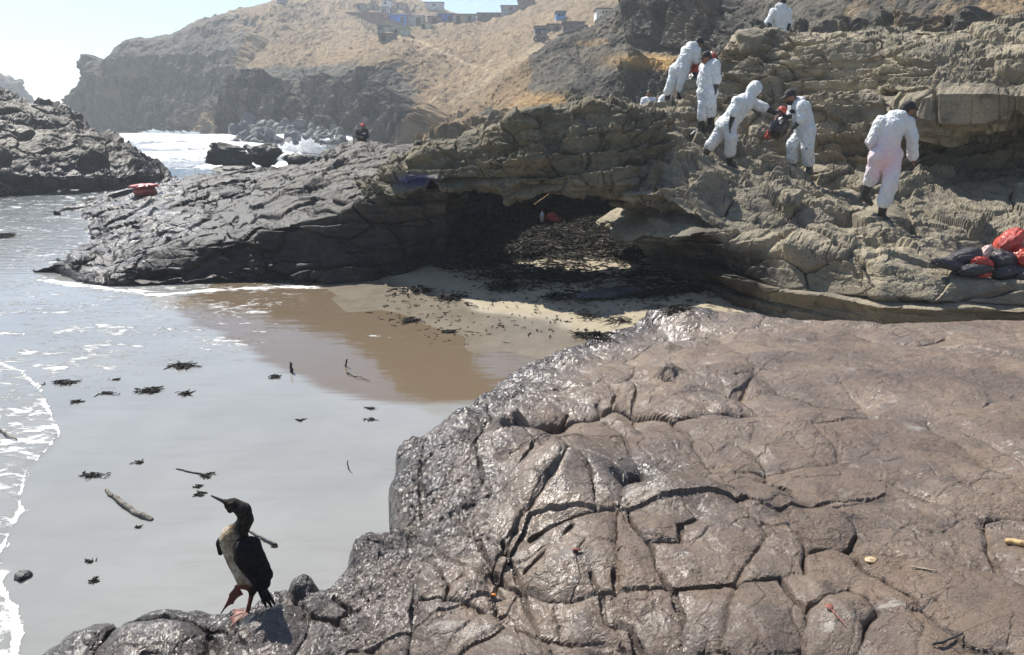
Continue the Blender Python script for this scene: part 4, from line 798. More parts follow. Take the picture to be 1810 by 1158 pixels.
person(Yt, dict(head=a(630, 70), neck=a(580, 205), chest=a(570, 400), pelvis=a(560, 860), sh1=a(390, 330), sh2=a(750, 330), el1=a(265, 560), wr1=a(270, 690, -.1), tip1=a(300, 800, -.1), el2=a(800, 560), wr2=a(770, 740, -.1), tip2=a(740, 850, -.1), hip1=a(500, 880), hip2=a(640, 880),
    kn1=a(490, 1300), bt1=a(490, 1500), ank1=a(490, 1700), toe1=a(490, 1720, .2), kn2=a(650, 1300), bt2=a(650, 1500), ank2=a(650, 1700), toe2=a(650, 1720, .2)), (.15, .95, -.2),
    'person in white coverall seen from behind, waist hidden by the topmost ledge', stain=.1)
Yq = 25.0
def squat(x, y, k, Y): return lambda cx, cy, d=0.: (x + cx * k, y + cy * k, d)
a = squat(1146, 169, 1, 0)
person(Yq, dict(head=a(1, -2), neck=a(0, 7), chest=a(0, 14), pelvis=a(0, 34), sh1=a(-8, 9), sh2=a(8, 9), el1=a(-12, 21, -.05), wr1=a(-9, 32, -.15), tip1=a(-6, 38, -.2), el2=a(12, 21, -.05), wr2=a(9, 32, -.15), tip2=a(6, 38, -.2), hip1=a(-4, 36), hip2=a(4, 36),
    kn1=a(-5, 56), bt1=a(-5, 64), ank1=a(-5, 78), toe1=a(-5, 80, -.2), kn2=a(5, 56), bt2=a(5, 64), ank2=a(5, 78), toe2=a(5, 80, -.2)), (.1, -.98, -.1),
    'small distant person in white shirt, head and shoulders above the rock rim', body_f=(0, -1, 0), stain=.0)
a = squat(1170, 181, 1, 0)
person(22.0, dict(head=a(18, -2, .1), neck=a(10, -6), chest=a(4, -2), pelvis=a(-2, 22), sh1=a(2, -6, -.15), sh2=a(8, -4, .15), el1=a(-5, 6, -.2), wr1=a(-8, 16, -.2), tip1=a(-8, 24, -.2), el2=a(14, 12, .2), wr2=a(16, 24, .2), tip2=a(18, 30, .2), hip1=a(-3, 26, -.08), hip2=a(-1, 26, .08),
    kn1=a(6, 48, -.1), bt1=a(0, 56), ank1=a(-4, 74), toe1=a(4, 76), kn2=a(8, 48, .1), bt2=a(4, 56), ank2=a(4, 74), toe2=a(10, 76)), (.9, .1, -.5),
    'stooping person mostly hidden, only a white shoulder beside black boots', body_f=(.8, .1, -.3), stain=.0)
Ym = 31.0; a = squat(640, 235, 1, 0)
person(Ym, dict(head=a(1, -11), neck=a(0, -5), chest=a(0, 1), pelvis=a(0, 16), sh1=a(-6.5, -3), sh2=a(6.5, -3), el1=a(-8.5, 6), wr1=a(-4, 9, -.2), tip1=a(0, 9, -.22), el2=a(8.5, 6), wr2=a(4, 8, -.22), tip2=a(0, 7, -.24), hip1=a(-3.5, 18), hip2=a(3.5, 18),
    kn1=a(-4, 34), bt1=a(-4, 40), ank1=a(-4, 50), toe1=a(-4, 52, -.2), kn2=a(4, 34), bt2=a(4, 40), ank2=a(4, 50), toe2=a(4, 52, -.2)), (.2, -.97, 0),
    'person in black with a red cap standing on the distant rock ridge', body_f=(0, -1, 0), hood=None, cap=M_redcap, glove=False, long=False, suit=M_black, logo=(643.5, 236, Ym - .16))
# ------------------------------------------------------------------ cormorant
def bird():
    a = cz(340, 840, 3.642); D = float(at(425, 1096, 3)[1]); loc = P(428, 1094, D); B_ = lambda x, y, d=0.: P(*a(x, y)[:2], D + d)
    I3 = np.eye(3); ax = B_(400, 690) - B_(240, 340); ax /= np.linalg.norm(ax); fw = np.array([0, 1., .0]); A = frame(ax, fw)   # right, along body, away
    pr = [('e', B_(325, 530), A, (.070, .125, .066), .02), ('e', B_(262, 420), A, (.050, .066, .052), .04), ('e', B_(385, 640), A, (.058, .075, .050), .04), ('c', B_(275, 395), B_(318, 335), .040, .030, .03),
          ('c', B_(318, 335), B_(345, 285), .031, .0285, .02), ('c', B_(345, 285), B_(328, 225), .0285, .0285, .02), ('c', B_(328, 225), B_(268, 188), .0285, .0265, .02), ('e', B_(258, 192), frame(B_(205, 172) - B_(262, 196), (0, 1, 0)), (.022, .030, .021), .012),
          ('c', B_(238, 182), B_(205, 168), .017, .0085, .01), ('c', B_(245, 225), B_(225, 200), .012, .009, .012),
          ('c', B_(335, 660, -.03), B_(330, 705, -.03), .034, .018, .02), ('c', B_(395, 680, .0), B_(385, 760, .0), .036, .014, .02),
          ('c', B_(330, 705, -.03), B_(285, 722, -.035), .0125, .0095, .006), ('c', B_(385, 755), B_(358, 872), .0095, .0085, .006)]
    def col(V):
        px, py = proj(V); x = (px - 340) * 3.642; y = (py - 840) * 3.642
        e = np.interp(y, [290, 330, 380, 450, 540, 620, 700, 760], [262, 240, 262, 292, 312, 345, 378, 330]) + 16 * perlin(V * 55, 5)
        pale = sst(46, -40, x - e + 22 * perlin(V * 120, 8)) * sst(296, 325, y + 18 * perlin(V * 70, 6)) * sst(735, 700, y)
        foot = sst(700, 715, y) * sst(372, 352, x) + sst(770, 785, y)
        return {'pale': pale, 'foot': np.clip(foot, 0, 1)}
    m, n, b = mat_new('cormorant plumage'); B = NB(n); f = B.noise(60, 5, .7); g = B.noise(24, 5, .7, B.pos((1, 1, .6)))
    blk = B.mix(B.mr(f, .35, .7), (.010, .009, .009), (.045, .036, .028)); pal = B.mix(B.mr(g, .38, .60), (.46, .40, .31), (.24, .175, .105)); pal = B.mix(B.mr(B.noise(45, 4, .7), .52, .72, 0, .8), pal, (.07, .05, .03))
    c = B.mix(B.attr('pale'), blk, pal); c = B.mix(B.attr('foot'), c, B.mix(B.mr(f, .4, .7), (.20, .065, .045), (.09, .033, .025)))
    n.links.new(c, b.inputs['Base Color']); b.inputs['Roughness'].default_value = .75; b.inputs['Specular IOR Level'].default_value = .15; n.links.new(B.bump(B.noise(130, 4, .7, B.pos((1, 1, .45))), .7, .006), b.inputs['Normal'])
    o = blobmesh('cormorant', pr, .0038, m, loc, wr=lambda V: .0028 * fbm(V * [60, 60, 34], 2, 7, ridged=True), attrf=col, label='oil stained black cormorant with dirty pale breast, one foot raised', cat='bird')
    bk = plain('horn beak', (.05, .045, .045), .35, .3, 60)
    blobmesh('beak', [('c', B_(208, 168), B_(122, 131), .0065, .0026, .004), ('c', B_(122, 131), B_(117, 137), .0028, .0018, .002), ('c', B_(206, 178), B_(128, 139), .0052, .0022, .002)], .0024, bk, loc, o)
    wm = plain('black wing feathers', (.010, .010, .011), .7, .6, 45, .006, .2)
    wa = B_(330, 470, -.055); wb = B_(470, 700, -.02)
    wr = lambda V: .005 * fbm(V * [48, 48, 20], 3, 17, ridged=True)
    blobmesh('wing', [('c', wa, wb, .040, .020, .02), ('c', B_(312, 540, -.065), B_(425, 715, -.03), .026, .014, .03), ('c', B_(390, 440, -.035), B_(490, 640, -.01), .030, .018, .03)], .0046, wm, loc, o, wr=wr)
    blobmesh('wing', [('c', B_(185, 425, .05), B_(180, 500, .05), .016, .010, .01), ('c', B_(230, 450, .05), B_(182, 440, .05), .03, .014, .02)], .0046, wm, loc, o, wr=wr)
    tl = []
    for k in range(7): t = k / 6; tl.append(('c', B_(425 + 40 * t, 715 + 15 * t, .012 * (k - 3)), B_(462 + 70 * t, 832 + 20 * math.sin(k * 2.1), .012 * (k - 3)), .012, .0050, .004))
    blobmesh('tail', tl, .0042, wm, loc, o)
    ft = plain('reddish webbed foot', (.17, .062, .046), .55, .5, 70, .003)
    def web(base, tips, thick=.0045):
        V = []; Q = []; nb = len(tips)
        base = np.array(base); tips = [np.array(t) for t in tips]; rim = []
        for i in range(nb - 1):
            for t in (0, .25, .5, .75): rim.append(tips[i] * (1 - t) + tips[i + 1] * t + (base - tips[i]) * .16 * math.sin(math.pi * t))
        rim.append(tips[-1]); nr = len(rim); up = np.cross(rim[-1] - base, rim[0] - base); up /= np.linalg.norm(up)
        if up[2] < 0: up = -up
        for s in (0, 1):
            for j in range(5):
                for r in rim: V.append(base + (r - base) * (j / 4) + up * (thick * (1.6 - .9 * j / 4) * s))
        for s in (0, 1):
            for j in range(4):
                for i in range(nr - 1): q = [s * 5 * nr + j * nr + i, s * 5 * nr + j * nr + i + 1, s * 5 * nr + (j + 1) * nr + i + 1, s * 5 * nr + (j + 1) * nr + i]; Q.append(q if s == 0 else q[::-1])
        for i in range(nr - 1): Q.append([4 * nr + i, 4 * nr + i + 1, 9 * nr + i + 1, 9 * nr + i])
        fo = link('foot', np_mesh('foot', np.array(V) - loc, Q), ft, o)
        toes = [('c', base + up * .003, t + up * .002, .0072, .0034, .004) for t in tips]
        v, q = nets(union(toes), *bounds(toes), .0028); link('toe', np_mesh('toe', v - loc, q), ft, fo)
    hz = float(B_(358, 872)[2]) - .008; Zp = lambda x, y, z: Z(340 + x / 3.642, 840 + y / 3.642, z)
    web(Zp(358, 878, hz), [Zp(262, 868, hz - .004), Zp(238, 925, hz - .012), Zp(242, 982, hz - .022), Zp(352, 905, hz)])
    web(B_(290, 722, -.035), [B_(325, 770, .0), B_(262, 830, -.03), B_(186, 892, -.045), B_(240, 770, -.06)])
    for sg in (-.022,): v, q = nets(union([('e', B_(236, 182, sg), np.eye(3), (.004, .004, .004), .01)]), B_(236, 182, sg) - .01, B_(236, 182, sg) + .01, .0016); link('eye', np_mesh('eye', v - loc, q), plain('bird eye', (.12, .10, .03), .1, .1), o)
bird()
# ------------------------------------------------------------------ bags
def film(name, col, rough, trans=.0, spec=.6):
    m, n, b = mat_new(name); B = NB(n); f = B.noise(9, 5, .65); n.links.new(B.mix(B.mr(f, .3, .7), tuple(x * .7 for x in col), tuple(x * 1.25 for x in col)), b.inputs['Base Color'])
    b.inputs['Roughness'].default_value = rough; b.inputs['Specular IOR Level'].default_value = spec; b.inputs['Coat Weight'].default_value = .35; b.inputs['Coat Roughness'].default_value = .15
    n.links.new(B.bump(B.noise(26, 5, .65, None, 1.5), .7, .03), b.inputs['Normal']); return m
M_bagb = film('black bin bag plastic', (.028, .022, .024), .30); M_bagr = film('red bag plastic', (.50, .035, .012), .30); M_bagp = film('pale torn plastic', (.55, .36, .32), .35); M_rag = film('black plastic sheet', (.03, .03, .034), .4)
def bag(label, px, py, rx, ry, Y, mat, tilt=0., depth=None, group='rubbish bags', knot=True, wrk=.14, name='rubbish_bag', cat='bag', seed=None, kmat=None, taper=.0, kdir=1, ground=None):
    """a filled, knotted bag: half width and height in metres, lying along its tilt"""
    seed = seed or int(px * 7 + py) % 97
    c = P(px, py, Y); nu, nv = 56, 34; u = np.linspace(0, 2 * np.pi, nu, endpoint=False); v = np.linspace(0, np.pi, nv)
    U, V_ = np.meshgrid(u, v, indexing='ij'); x = np.cos(V_); y = np.sin(V_) * np.cos(U); z = np.sin(V_) * np.sin(U)
    p = np.stack([x, y, z], -1); tp = 1 - taper * (x * kdir * .5 + .5) ** 1.5
    rr = 1 + wrk * fbm(p * [1.2, 2.4, 2.4], 3, seed, ridged=True) + .5 * wrk * fbm(p * 4.5, 3, seed + 5, ridged=True) + .12 * perlin(p * 1.1, seed + 9)
    rad = np.array([rx, depth or ry * 1.1, ry]); p = p * rr[..., None] * rad; p[..., 1] *= tp; p[..., 2] *= tp
    p[..., 2] = np.where(p[..., 2] < -.62 * ry, -.62 * ry + .25 * (p[..., 2] + .62 * ry), p[..., 2])
    t = R(tilt); ca, sa = math.cos(t), math.sin(t); q = p.copy(); q[..., 0] = p[..., 0] * ca - p[..., 2] * sa; q[..., 2] = p[..., 0] * sa + p[..., 2] * ca
    Q = grid_quads(nu, nv, True)
    o = link(name, np_mesh(name, q, Q), mat, label=label, cat=cat, group=group); o.location = tuple(c)
    if knot:
        d = np.array([ca, 0, sa]) * kdir; b0 = d * rx * .95; up = np.array([-sa, 0, ca]); K = []
        for k in range(6): an = k / 6 * 6.28; K.append(('c', b0, b0 + d * .07 * (1 + .5 * math.sin(k * 2.3)) + (up * math.cos(an) + np.array([0, 1, 0]) * math.sin(an)) * .035, .014, .006, .012))
        vv, qq = nets(union(K), *bounds(K), .009); link('knot', np_mesh('knot', vv, qq), kmat or mat, o)
    return o
Yp = float(np.median([at(x_, 486)[1] for x_ in (1690, 1720, 1750, 1790)])) - .02; m_ = Yp / F
print('pile Y', Yp)
def pb(label, cx, cy, rx, ry, mat, dY=0., **k): return bag(label, 1640 + cx / 9.647, 390 + cy / 9.647, rx / 9.647 * m_ * 1.1, ry / 9.647 * m_ * 1.25, Yp + dY, mat, group='bags piled on the ledge', **k)
pb('full black bag lying slantwise, biggest at the left end of the pile', 590, 640, 300, 135, M_bagb, .1, tilt=12, kdir=-1, taper=.5)
pb('small crumpled black bag with pale creases at the pile\'s left tip', 360, 765, 230, 75, M_bagb, -.02, tilt=-12, wrk=.28, kdir=-1)
pb('flat black bag along the front of the pile, before the torn red bag', 790, 850, 245, 85, M_bagb, -.08, tilt=4, wrk=.2, kdir=-1)
pb('plump shiny black bag in the middle right of the pile', 1260, 690, 215, 145, M_bagb, .08, tilt=-4)
pb('purplish black bag at the front right of the pile', 1380, 880, 250, 110, M_bagb, -.04, tilt=6, wrk=.12)
pb('tall bright red bag standing up at the top of the pile', 1390, 370, 225, 140, M_bagr, .22, tilt=55, taper=.2, wrk=.2, knot=False)
pb('crumpled red bag on the right edge of the pile', 1590, 650, 150, 150, M_bagr, .06, tilt=20, wrk=.25, knot=False)
pb('small red bag poking out under the front of the pile', 970, 925, 90, 42, M_bagr, -.12, tilt=5, wrk=.2, knot=False)
pb('torn open red bag in the middle of the pile', 915, 725, 145, 70, M_bagr, -.03, tilt=-12, wrk=.3, knot=False)
pb('pale pinkish torn plastic sticking up between the black bags', 965, 580, 120, 55, M_bagp, .05, tilt=65, wrk=.4, knot=False, name='torn_bag')
pb('crumpled grey black bag at the lower right corner of the pile', 1590, 965, 95, 60, M_bagb, -.14, tilt=20, wrk=.3, knot=False)
pb('dark purple bag half buried at the back of the pile', 1110, 540, 150, 70, M_bagb, .25, tilt=8)
pb('black bag at the back right of the pile, under the red ones', 1500, 520, 150, 110, M_bagb, .25, tilt=0, knot=False)
# the bag being passed
mb = Yh / F
o_ = bag('full black bag held up between two people in white', 1380, 221, 20 * mb, 16 * mb, Yh - .02, M_bagb, tilt=70, taper=.55, group='bags carried up the cliff', wrk=.18, kmat=M_bagr, depth=.2)
r2 = bag('red liner hanging out', 1366, 225, 17 * mb, 4.5 * mb, Yh + .1, M_bagr, tilt=62, group=None, knot=False, wrk=.3, name='bag_liner', cat=None); r2.location -= o_.location; r2.parent = o_
r2 = bag('scrunched red bag mouth', 1384, 197, 7.5 * mb, 5.5 * mb, Yh - .05, M_bagr, tilt=-45, group=None, knot=False, wrk=.35, name='bag_mouth', cat=None); r2.location -= o_.location; r2.parent = o_
mb = (Yb + .3) / F
bag('red bag the bending person reaches into', 1231, 125, 13 * mb, 10 * mb, Yb + .25, M_bagr, tilt=20, group='bags on the upper ledge', knot=False, wrk=.25)
bag('sagging black bag on the rock below the red bag', 1226, 148, 12 * mb, 17 * mb, Yb + .2, M_bagb, group='bags on the upper ledge', knot=False, wrk=.2)
bag('long dark purple bag on the upper ledge beside the bluff', 1277, 111, 20 * mb, 8.5 * mb, Yb + .35, M_bagb, tilt=-3, group='bags on the upper ledge', wrk=.15, kmat=M_bagr)
bag('red bag end at the right tip of the long purple bag', 1294, 109, 5 * mb, 9 * mb, Yb + .35, M_bagr, tilt=10, group='bags on the upper ledge', knot=False, wrk=.3)
bag('small red bag behind the head of the capped person', 1259, 100, 5 * mb, 6 * mb, Yb + .4, M_bagr, group='bags on the upper ledge', knot=False, wrk=.3)
# bag on the point, bags in the cave
q = at(256, 343, 4); mb = q[1] / F
o_ = bag('open red plastic bag sitting alone on the tip of the rocky point', 256, 338, 17 * mb, 9 * mb, q[1], M_bagr, group='lone bags', knot=False, wrk=.14, depth=.35)
r2 = bag(None, 255, 329, 19 * mb, 3.2 * mb, q[1], M_bagr, tilt=2, group=None, knot=False, wrk=.4, name='bag_rim', depth=.33, cat=None); r2.location = r2.location - o_.location; r2.parent = o_
q = at(975, 392, 4, ymin=14); mb = q[1] / F
bag('red bag on the kelp inside the dark cave', 975, 385, 8 * mb, 7 * mb, q[1] - .05, M_bagr, group='bags inside the cave', knot=False, wrk=.35)
bag('smaller red bag lying in front of the other red bag in the cave', 984, 390, 7 * mb, 5 * mb, q[1] - .15, M_bagr, group='bags inside the cave', knot=False, wrk=.35)
def lathe(prof, n=16):
    V = []; 
    for r_, z in prof: V += [(r_ * math.cos(k / n * 6.2832), r_ * math.sin(k / n * 6.2832), z) for k in range(n)]
    Q = [[j * n + k, j * n + (k + 1) % n, (j + 1) * n + (k + 1) % n, (j + 1) * n + k] for j in range(len(prof) - 1) for k in range(n)]
    return np.array(V), Q
v, Q = lathe([(.001, 0), (.05, 0), (.05, .17), (.045, .19), (.02, .22), (.018, .25), (.001, .25)])
bt = link('bottle', np_mesh('bottle', v, Q), M_white, label='white plastic bottle standing beside the red bags in the cave', cat='bottle'); bt.location = tuple(P(958, 392, q[1] - .1))
v, Q = lathe([(.001, .245), (.024, .245), (.024, .275), (.001, .275)], 12); link('bottle_cap', np_mesh('bottle_cap', v, Q), M_bagr, bt)
# ------------------------------------------------------------------ kelp, sticks, litter
M_kelp = plain('black oily kelp', (.020, .016, .011), .75, .5, 18, .006, .25); M_wood = plain('grey driftwood', (.20, .165, .12), .8, .5, 22, .008); M_drift = plain('wet mottled driftwood', (.12, .105, .085), .7, .8, 30, .015); M_stick = plain('dark stick', (.03, .027, .025), .6, .4, 20); M_tan = plain('tan splinter', (.45, .30, .14), .7, .3, 20); M_rust = plain('rusty red shell', (.19, .06, .038), .6, .6, 60); M_org = plain('orange plastic', (.75, .22, .02), .4, .2); M_shell = plain('pale brown shell', (.42, .30, .17), .5, .4, 50)
def straps(n, pos, L=(.12, .4), wd=(.008, .03), pile=.04, seg=5, seed=0, lift=.6):
    """curved flat ribbons with thickness, one mesh"""
    g = np.random.default_rng(seed); P0 = np.asarray(pos(g, n)); a0 = g.uniform(0, 6.28, n); turn = g.normal(0, .55, (n, seg)); l = g.uniform(*L, n); wdt = g.uniform(*wd, n)
    A = a0[:, None] + np.cumsum(turn, 1); st = l[:, None] / seg; xs = np.concatenate([np.zeros((n, 1)), np.cumsum(np.cos(A) * st, 1)], 1); ys = np.concatenate([np.zeros((n, 1)), np.cumsum(np.sin(A) * st, 1)], 1)
    t = np.linspace(0, 1, seg + 1)[None]; hz = g.uniform(0, pile, n)[:, None] * (1 + lift * np.sin(t * np.pi * g.uniform(1, 3, n)[:, None]))
    nx = -np.sin(np.concatenate([A[:, :1], A], 1)); ny = np.cos(np.concatenate([A[:, :1], A], 1)); tw = g.normal(0, .7, (n, 1)) + g.normal(0, .4, (n, seg + 1)); w_ = wdt[:, None] * (1 - .75 * t ** 2)
    ctr = np.stack([P0[:, None, 0] + xs, P0[:, None, 1] + ys, P0[:, None, 2] + hz], -1); side = np.stack([nx * np.cos(tw), ny * np.cos(tw), np.sin(tw)], -1) * w_[..., None]; nrm = np.stack([-nx * np.sin(tw), -ny * np.sin(tw), np.cos(tw)], -1) * .0035
    V = np.stack([ctr - side - nrm, ctr + side - nrm, ctr + side + nrm, ctr - side + nrm], 2).reshape(n, -1, 3); k = seg + 1; q = []
    for s in range(seg):
        for e in range(4): q.append([s * 4 + e, s * 4 + (e + 1) % 4, s * 4 + 4 + (e + 1) % 4, s * 4 + 4 + e])
    q = np.array(q); return V.reshape(-1, 3), (q[None] + (np.arange(n) * k * 4)[:, None, None]).reshape(-1, 4)
def clump(label, px, py, r, n=40, z=None, group=None, L=None, stretch=1., seed=None, name='kelp_clump', mat=None, ang=0., cat='seaweed', pile=None):
    if z is not None: r = r * .72
    c = Z(px, py, z) if z is not None else at(px, py, 3); L = L or (r * .4, r * 1.8); ca, sa = math.cos(ang), math.sin(ang)
    def pos(g, k):
        q = g.normal(0, .42, (k, 2)) * [r * stretch, r]; q = np.stack([q[:, 0] * ca - q[:, 1] * sa, q[:, 0] * sa + q[:, 1] * ca], 1); d = np.hypot(q[:, 0] / stretch, q[:, 1]) / r
        return np.stack([q[:, 0], q[:, 1], .45 * r * np.exp(-d * d * 3) * g.random(k)], -1)
    V, Q = straps(n, pos, L, (r * .03, r * .13), pile if pile is not None else r * .12, seed=seed or int(px * 3 + py))
    if z is not None:
        uu, vv = np.meshgrid(np.linspace(0, 6.2832, 18, endpoint=False), np.linspace(.05, 3.09, 11), indexing='ij'); S = np.stack([np.cos(uu) * np.sin(vv), np.sin(uu) * np.sin(vv), np.cos(vv)], -1); sd_ = int(px) % 50
        S = S * (1 + .45 * fbm(S * 1.9, 3, sd_))[..., None] * [r * .62 * stretch ** .7, r * .5, r * .26]; S[..., 2] = np.maximum(S[..., 2], -.004); Q = np.vstack([Q, grid_quads(18, 11, True) + len(V)]); V = np.vstack([V, S.reshape(-1, 3)])
    o = link(name, np_mesh(name, V, Q, False), mat or M_kelp, label=label, cat=cat, group=group); o.location = tuple(c); return o
for lb, px, py, r, n, s in [
    ('kelp clump with two lumps on the open wet sand, beside a thin trailing wisp', 322, 648, .13, 60, 1.7), ('long low streak of kelp nearest the foam edge', 115, 677, .09, 60, 2.4), ('dark kelp heap at the middle of the row of drifting weed', 262, 691, .11, 60, 1.8),
    ('thin wisp of kelp left of the dark heap in the row', 190, 696, .06, 26, 3.), ('rounded kelp knot ringed by a ripple right of the row', 330, 696, .08, 40, 1.2), ('upright black kelp stub near the foam edge', 135, 710, .07, 30, .9),
    ('small kelp scrap left of the standing stick', 486, 666, .08, 30, 1.4), ('flat kelp streak above the driftwood', 165, 840, .07, 36, 2.3), ('tiny kelp scrap above the driftwood to the right', 245, 818, .05, 18, 1.8), ('black kelp lump at the top of the chain beside the bird\'s beak', 366, 841, .05, 40, 1.1),
    ('middle kelp lump of the chain beside the bird\'s beak', 350, 860, .04, 30, .9), ('lowest kelp lump of the chain, next to the beak tip', 352, 874, .05, 36, 1.2), ('tiny upright kelp scrap under the driftwood', 244, 932, .03, 18, .8), ('small kelp knot with a pale trail left of the bird', 168, 1026, .035, 30, 1.3),
    ('faint kelp scrap left of the bird\'s breast', 160, 992, .04, 14, 1.5), ('kelp knot at the end of the stalk behind the bird\'s back', 484, 965, .03, 30, 1.2), ('tiny kelp speck on the wet sand in the middle of the pool', 531, 743, .04, 18, 1.4), ('sparse kelp wisps left of the dark boulder edge', 655, 722, .05, 14, 1.8), ('sparse kelp wisps just below the other wisps', 656, 742, .06, 16, 1.8),
    ('small dark kelp tuft standing in the brown shallows', 727, 568, .15, 50, 1.4), ('black kelp speck by the swash, right of the drifting stalk', 60, 781, .04, 24, 1.), ('wispy kelp scraps beyond the row of drifting weed', 205, 671, .05, 12, 2.5), ('weed scrap floating near the left frame edge', 10, 418, .25, 120, 1.5)]:
    clump(lb, px, py, r, n, z=.003, stretch=s, group='kelp drifting on the wet sand')
def rod(name, label, a, b, r0, r1, mat, cat, group=None, bend=0., seed=1, h=None, knob=0, part=None):
    a = np.asarray(a, float); b = np.asarray(b, float); g = np.random.default_rng(seed); n = 9; t = np.linspace(0, 1, n); d = b - a; s = np.cross(d, [.3, .2, 1]); s /= np.linalg.norm(s) + 1e-9
    c = a + d * t[:, None] + s * (bend * np.sin(t * 3.14))[:, None] + g.normal(0, abs(bend) * .15 + r0 * .15, (n, 3)); pr = [('c', c[i], c[i + 1], r0 + (r1 - r0) * t[i], r0 + (r1 - r0) * t[i + 1], r0 * .5) for i in range(n - 1)]
    for k in range(knob): i = g.integers(1, n - 1); pr.append(('c', c[i], c[i] + g.normal(0, 1, 3) * r0 * 1.1, r0 * .8, r0 * .4, r0 * .6))
    v, q = nets(union(pr), *bounds(pr), h or min(r0, r1) * .75); loc = a
    v = v + vnorm(v, q) * (r0 * .12 * fbm(v / r0 * .6, 2, seed))[:, None]
    o = link(name, np_mesh(name, v - loc, q), mat, label=label, cat=cat, group=group); o.location = tuple(loc); return o
rod('stick', 'left of two dark sticks standing upright in the shallow water', Z(517, 660, -.02), Z(517, 660, 0) + np.array([-.02, .02, .13]), .017, .015, M_stick, 'stick', 'sticks standing in the shallows', .01, 3)
rod('stick', 'right of two dark sticks standing upright in the shallow water', Z(611, 650, -.02), Z(611, 650, 0) + np.array([.02, .02, .11]), .012, .01, M_stick, 'stick', 'sticks standing in the shallows', .005, 4)
rod('stick', 'thin lone twig standing in the pool right of the bird', Z(617, 832, -.02), Z(617, 832, 0) + np.array([-.01, .01, .10]), .006, .005, M_stick, 'stick', 'sticks standing in the shallows', .006, 5)
rod('twig', 'forked twig lying in the water by the right standing stick', Z(611, 658, .01), Z(655, 672, .01), .011, .005, M_wood, 'twig', None, .03, 6)
rod('driftwood', 'knobbly grey driftwood branch lying on the wet sand', Z(188, 866, .012), Z(266, 916, .015), .015, .024, M_drift, 'driftwood', None, .03, 7, .006, 14)
rod('kelp_stalk', 'curved pale stalk lying in the swash at the left edge', Z(-6, 752, .03), Z(30, 776, .03), .012, .009, M_wood, 'seaweed', None, .04, 8)
rod('kelp_stalk', 'two-pronged dark stalk lying behind the bird\'s back', Z(440, 938, .008), Z(486, 962, .012), .008, .010, M_stick, 'seaweed', None, .01, 9)
rod('kelp_stalk', 'thin straight stalk leading to the chain by the beak', Z(312, 828, .006), Z(362, 838, .010), .006, .008, M_stick, 'seaweed', None, .01, 10)
rod('pole', 'long thin cane leaning in the dark cave mouth', P(944, 362, 14.6), P(972, 342, 14.4), .010, .009, M_tan, 'cane', None, .004, 11)
def wrack():
    def pos(g, n):
        out = []
        while sum(map(len, out)) < n:
            x = g.uniform(-1.5, 4.0, 4000); y = g.uniform(11.6, 18.4, 4000); d = shore(x, y); p = np.stack([x, y, x * 0], -1)
            dens = sst(1.6, 3.4, d) * (.22 + .9 * sst(-.06, .22, fbm(p * [.8, 1.5, 1], 3, 201))) + 1.3 * sst(14.2, 15.2, y) + .35 * sst(.2, -.6, x) * sst(2.2, 3., d)
            dens = dens * (1 - .55 * np.exp(-((x - 1.9) / .8) ** 2 - ((y - 13.2) / .55) ** 2)); k = g.random(4000) < dens
            out.append(np.stack([x[k], y[k], sand_z(x[k], y[k]) + .008 + .07 * g.random(k.sum()) * np.clip(dens[k], 0, 1) * sst(0, .35, fbm(p[k] * [.9, 1.6, 1], 2, 205))], -1))
        return np.concatenate(out)[:n]
    V, Q = straps(11000, pos, (.08, .5), (.004, .020), .02, seed=5)
    link('kelp_wrack', np_mesh('kelp_wrack', V, Q, False), M_kelp, label='tangled black oily kelp heaped over the cave floor', cat='seaweed', kind='stuff')
    V, Q = straps(500, lambda g, n: (lambda x, y: np.stack([x, y, sand_z(x, y) + .006], -1))(g.uniform(-2.5, 3.2, n), g.uniform(10.2, 13.2, n)), (.03, .16), (.003, .010), .01, seed=9)
    link('beach_litter', np_mesh('beach_litter', V, Q, False), M_kelp, label='fine dark weed litter sprinkled over the sand before the cave', cat='seaweed', kind='stuff')
wrack()
for lb, px, py, r, n, s in [('long black kelp heap in the middle of the sunlit sand', 930, 455, .34, 160, 2.2), ('black kelp heap against the left cave wall', 830, 470, .3, 140, 1.4), ('kelp heap at the right cave wall foot', 1130, 455, .26, 120, 1.8), ('low kelp bank below the long heap', 890, 492, .24, 90, 1.8),
    ('kelp clump at the shadow edge left of the plastic sheet', 960, 488, .16, 70, 1.3), ('spread kelp streak on damp sand nearest the dark rock face', 735, 516, .16, 70, 2.6), ('kelp streak just below the other damp streak', 800, 527, .13, 60, 2.), ('kelp cluster in the shadow band', 890, 510, .2, 80, 1.5), ('stringy kelp in the shadow band near the plastic sheet', 985, 527, .16, 50, 1.6),
    ('small kelp pair by the near rock shelf', 1035, 594, .10, 40, 1.4), ('second small kelp scrap by the near rock shelf', 1065, 598, .10, 40, 1.6), ('dark kelp scrap on pale sand', 1095, 568, .1, 30, 1.6), ('kelp wisp left of the dark scrap', 1040, 559, .09, 30, 1.4), ('kelp twist on the shaded sand by the pillar', 1195, 552, .1, 26, 1.2)]:
    clump(lb, px, py, r, n, stretch=s, group='kelp heaps on the beach', L=(.08, .3), pile=r * .3)
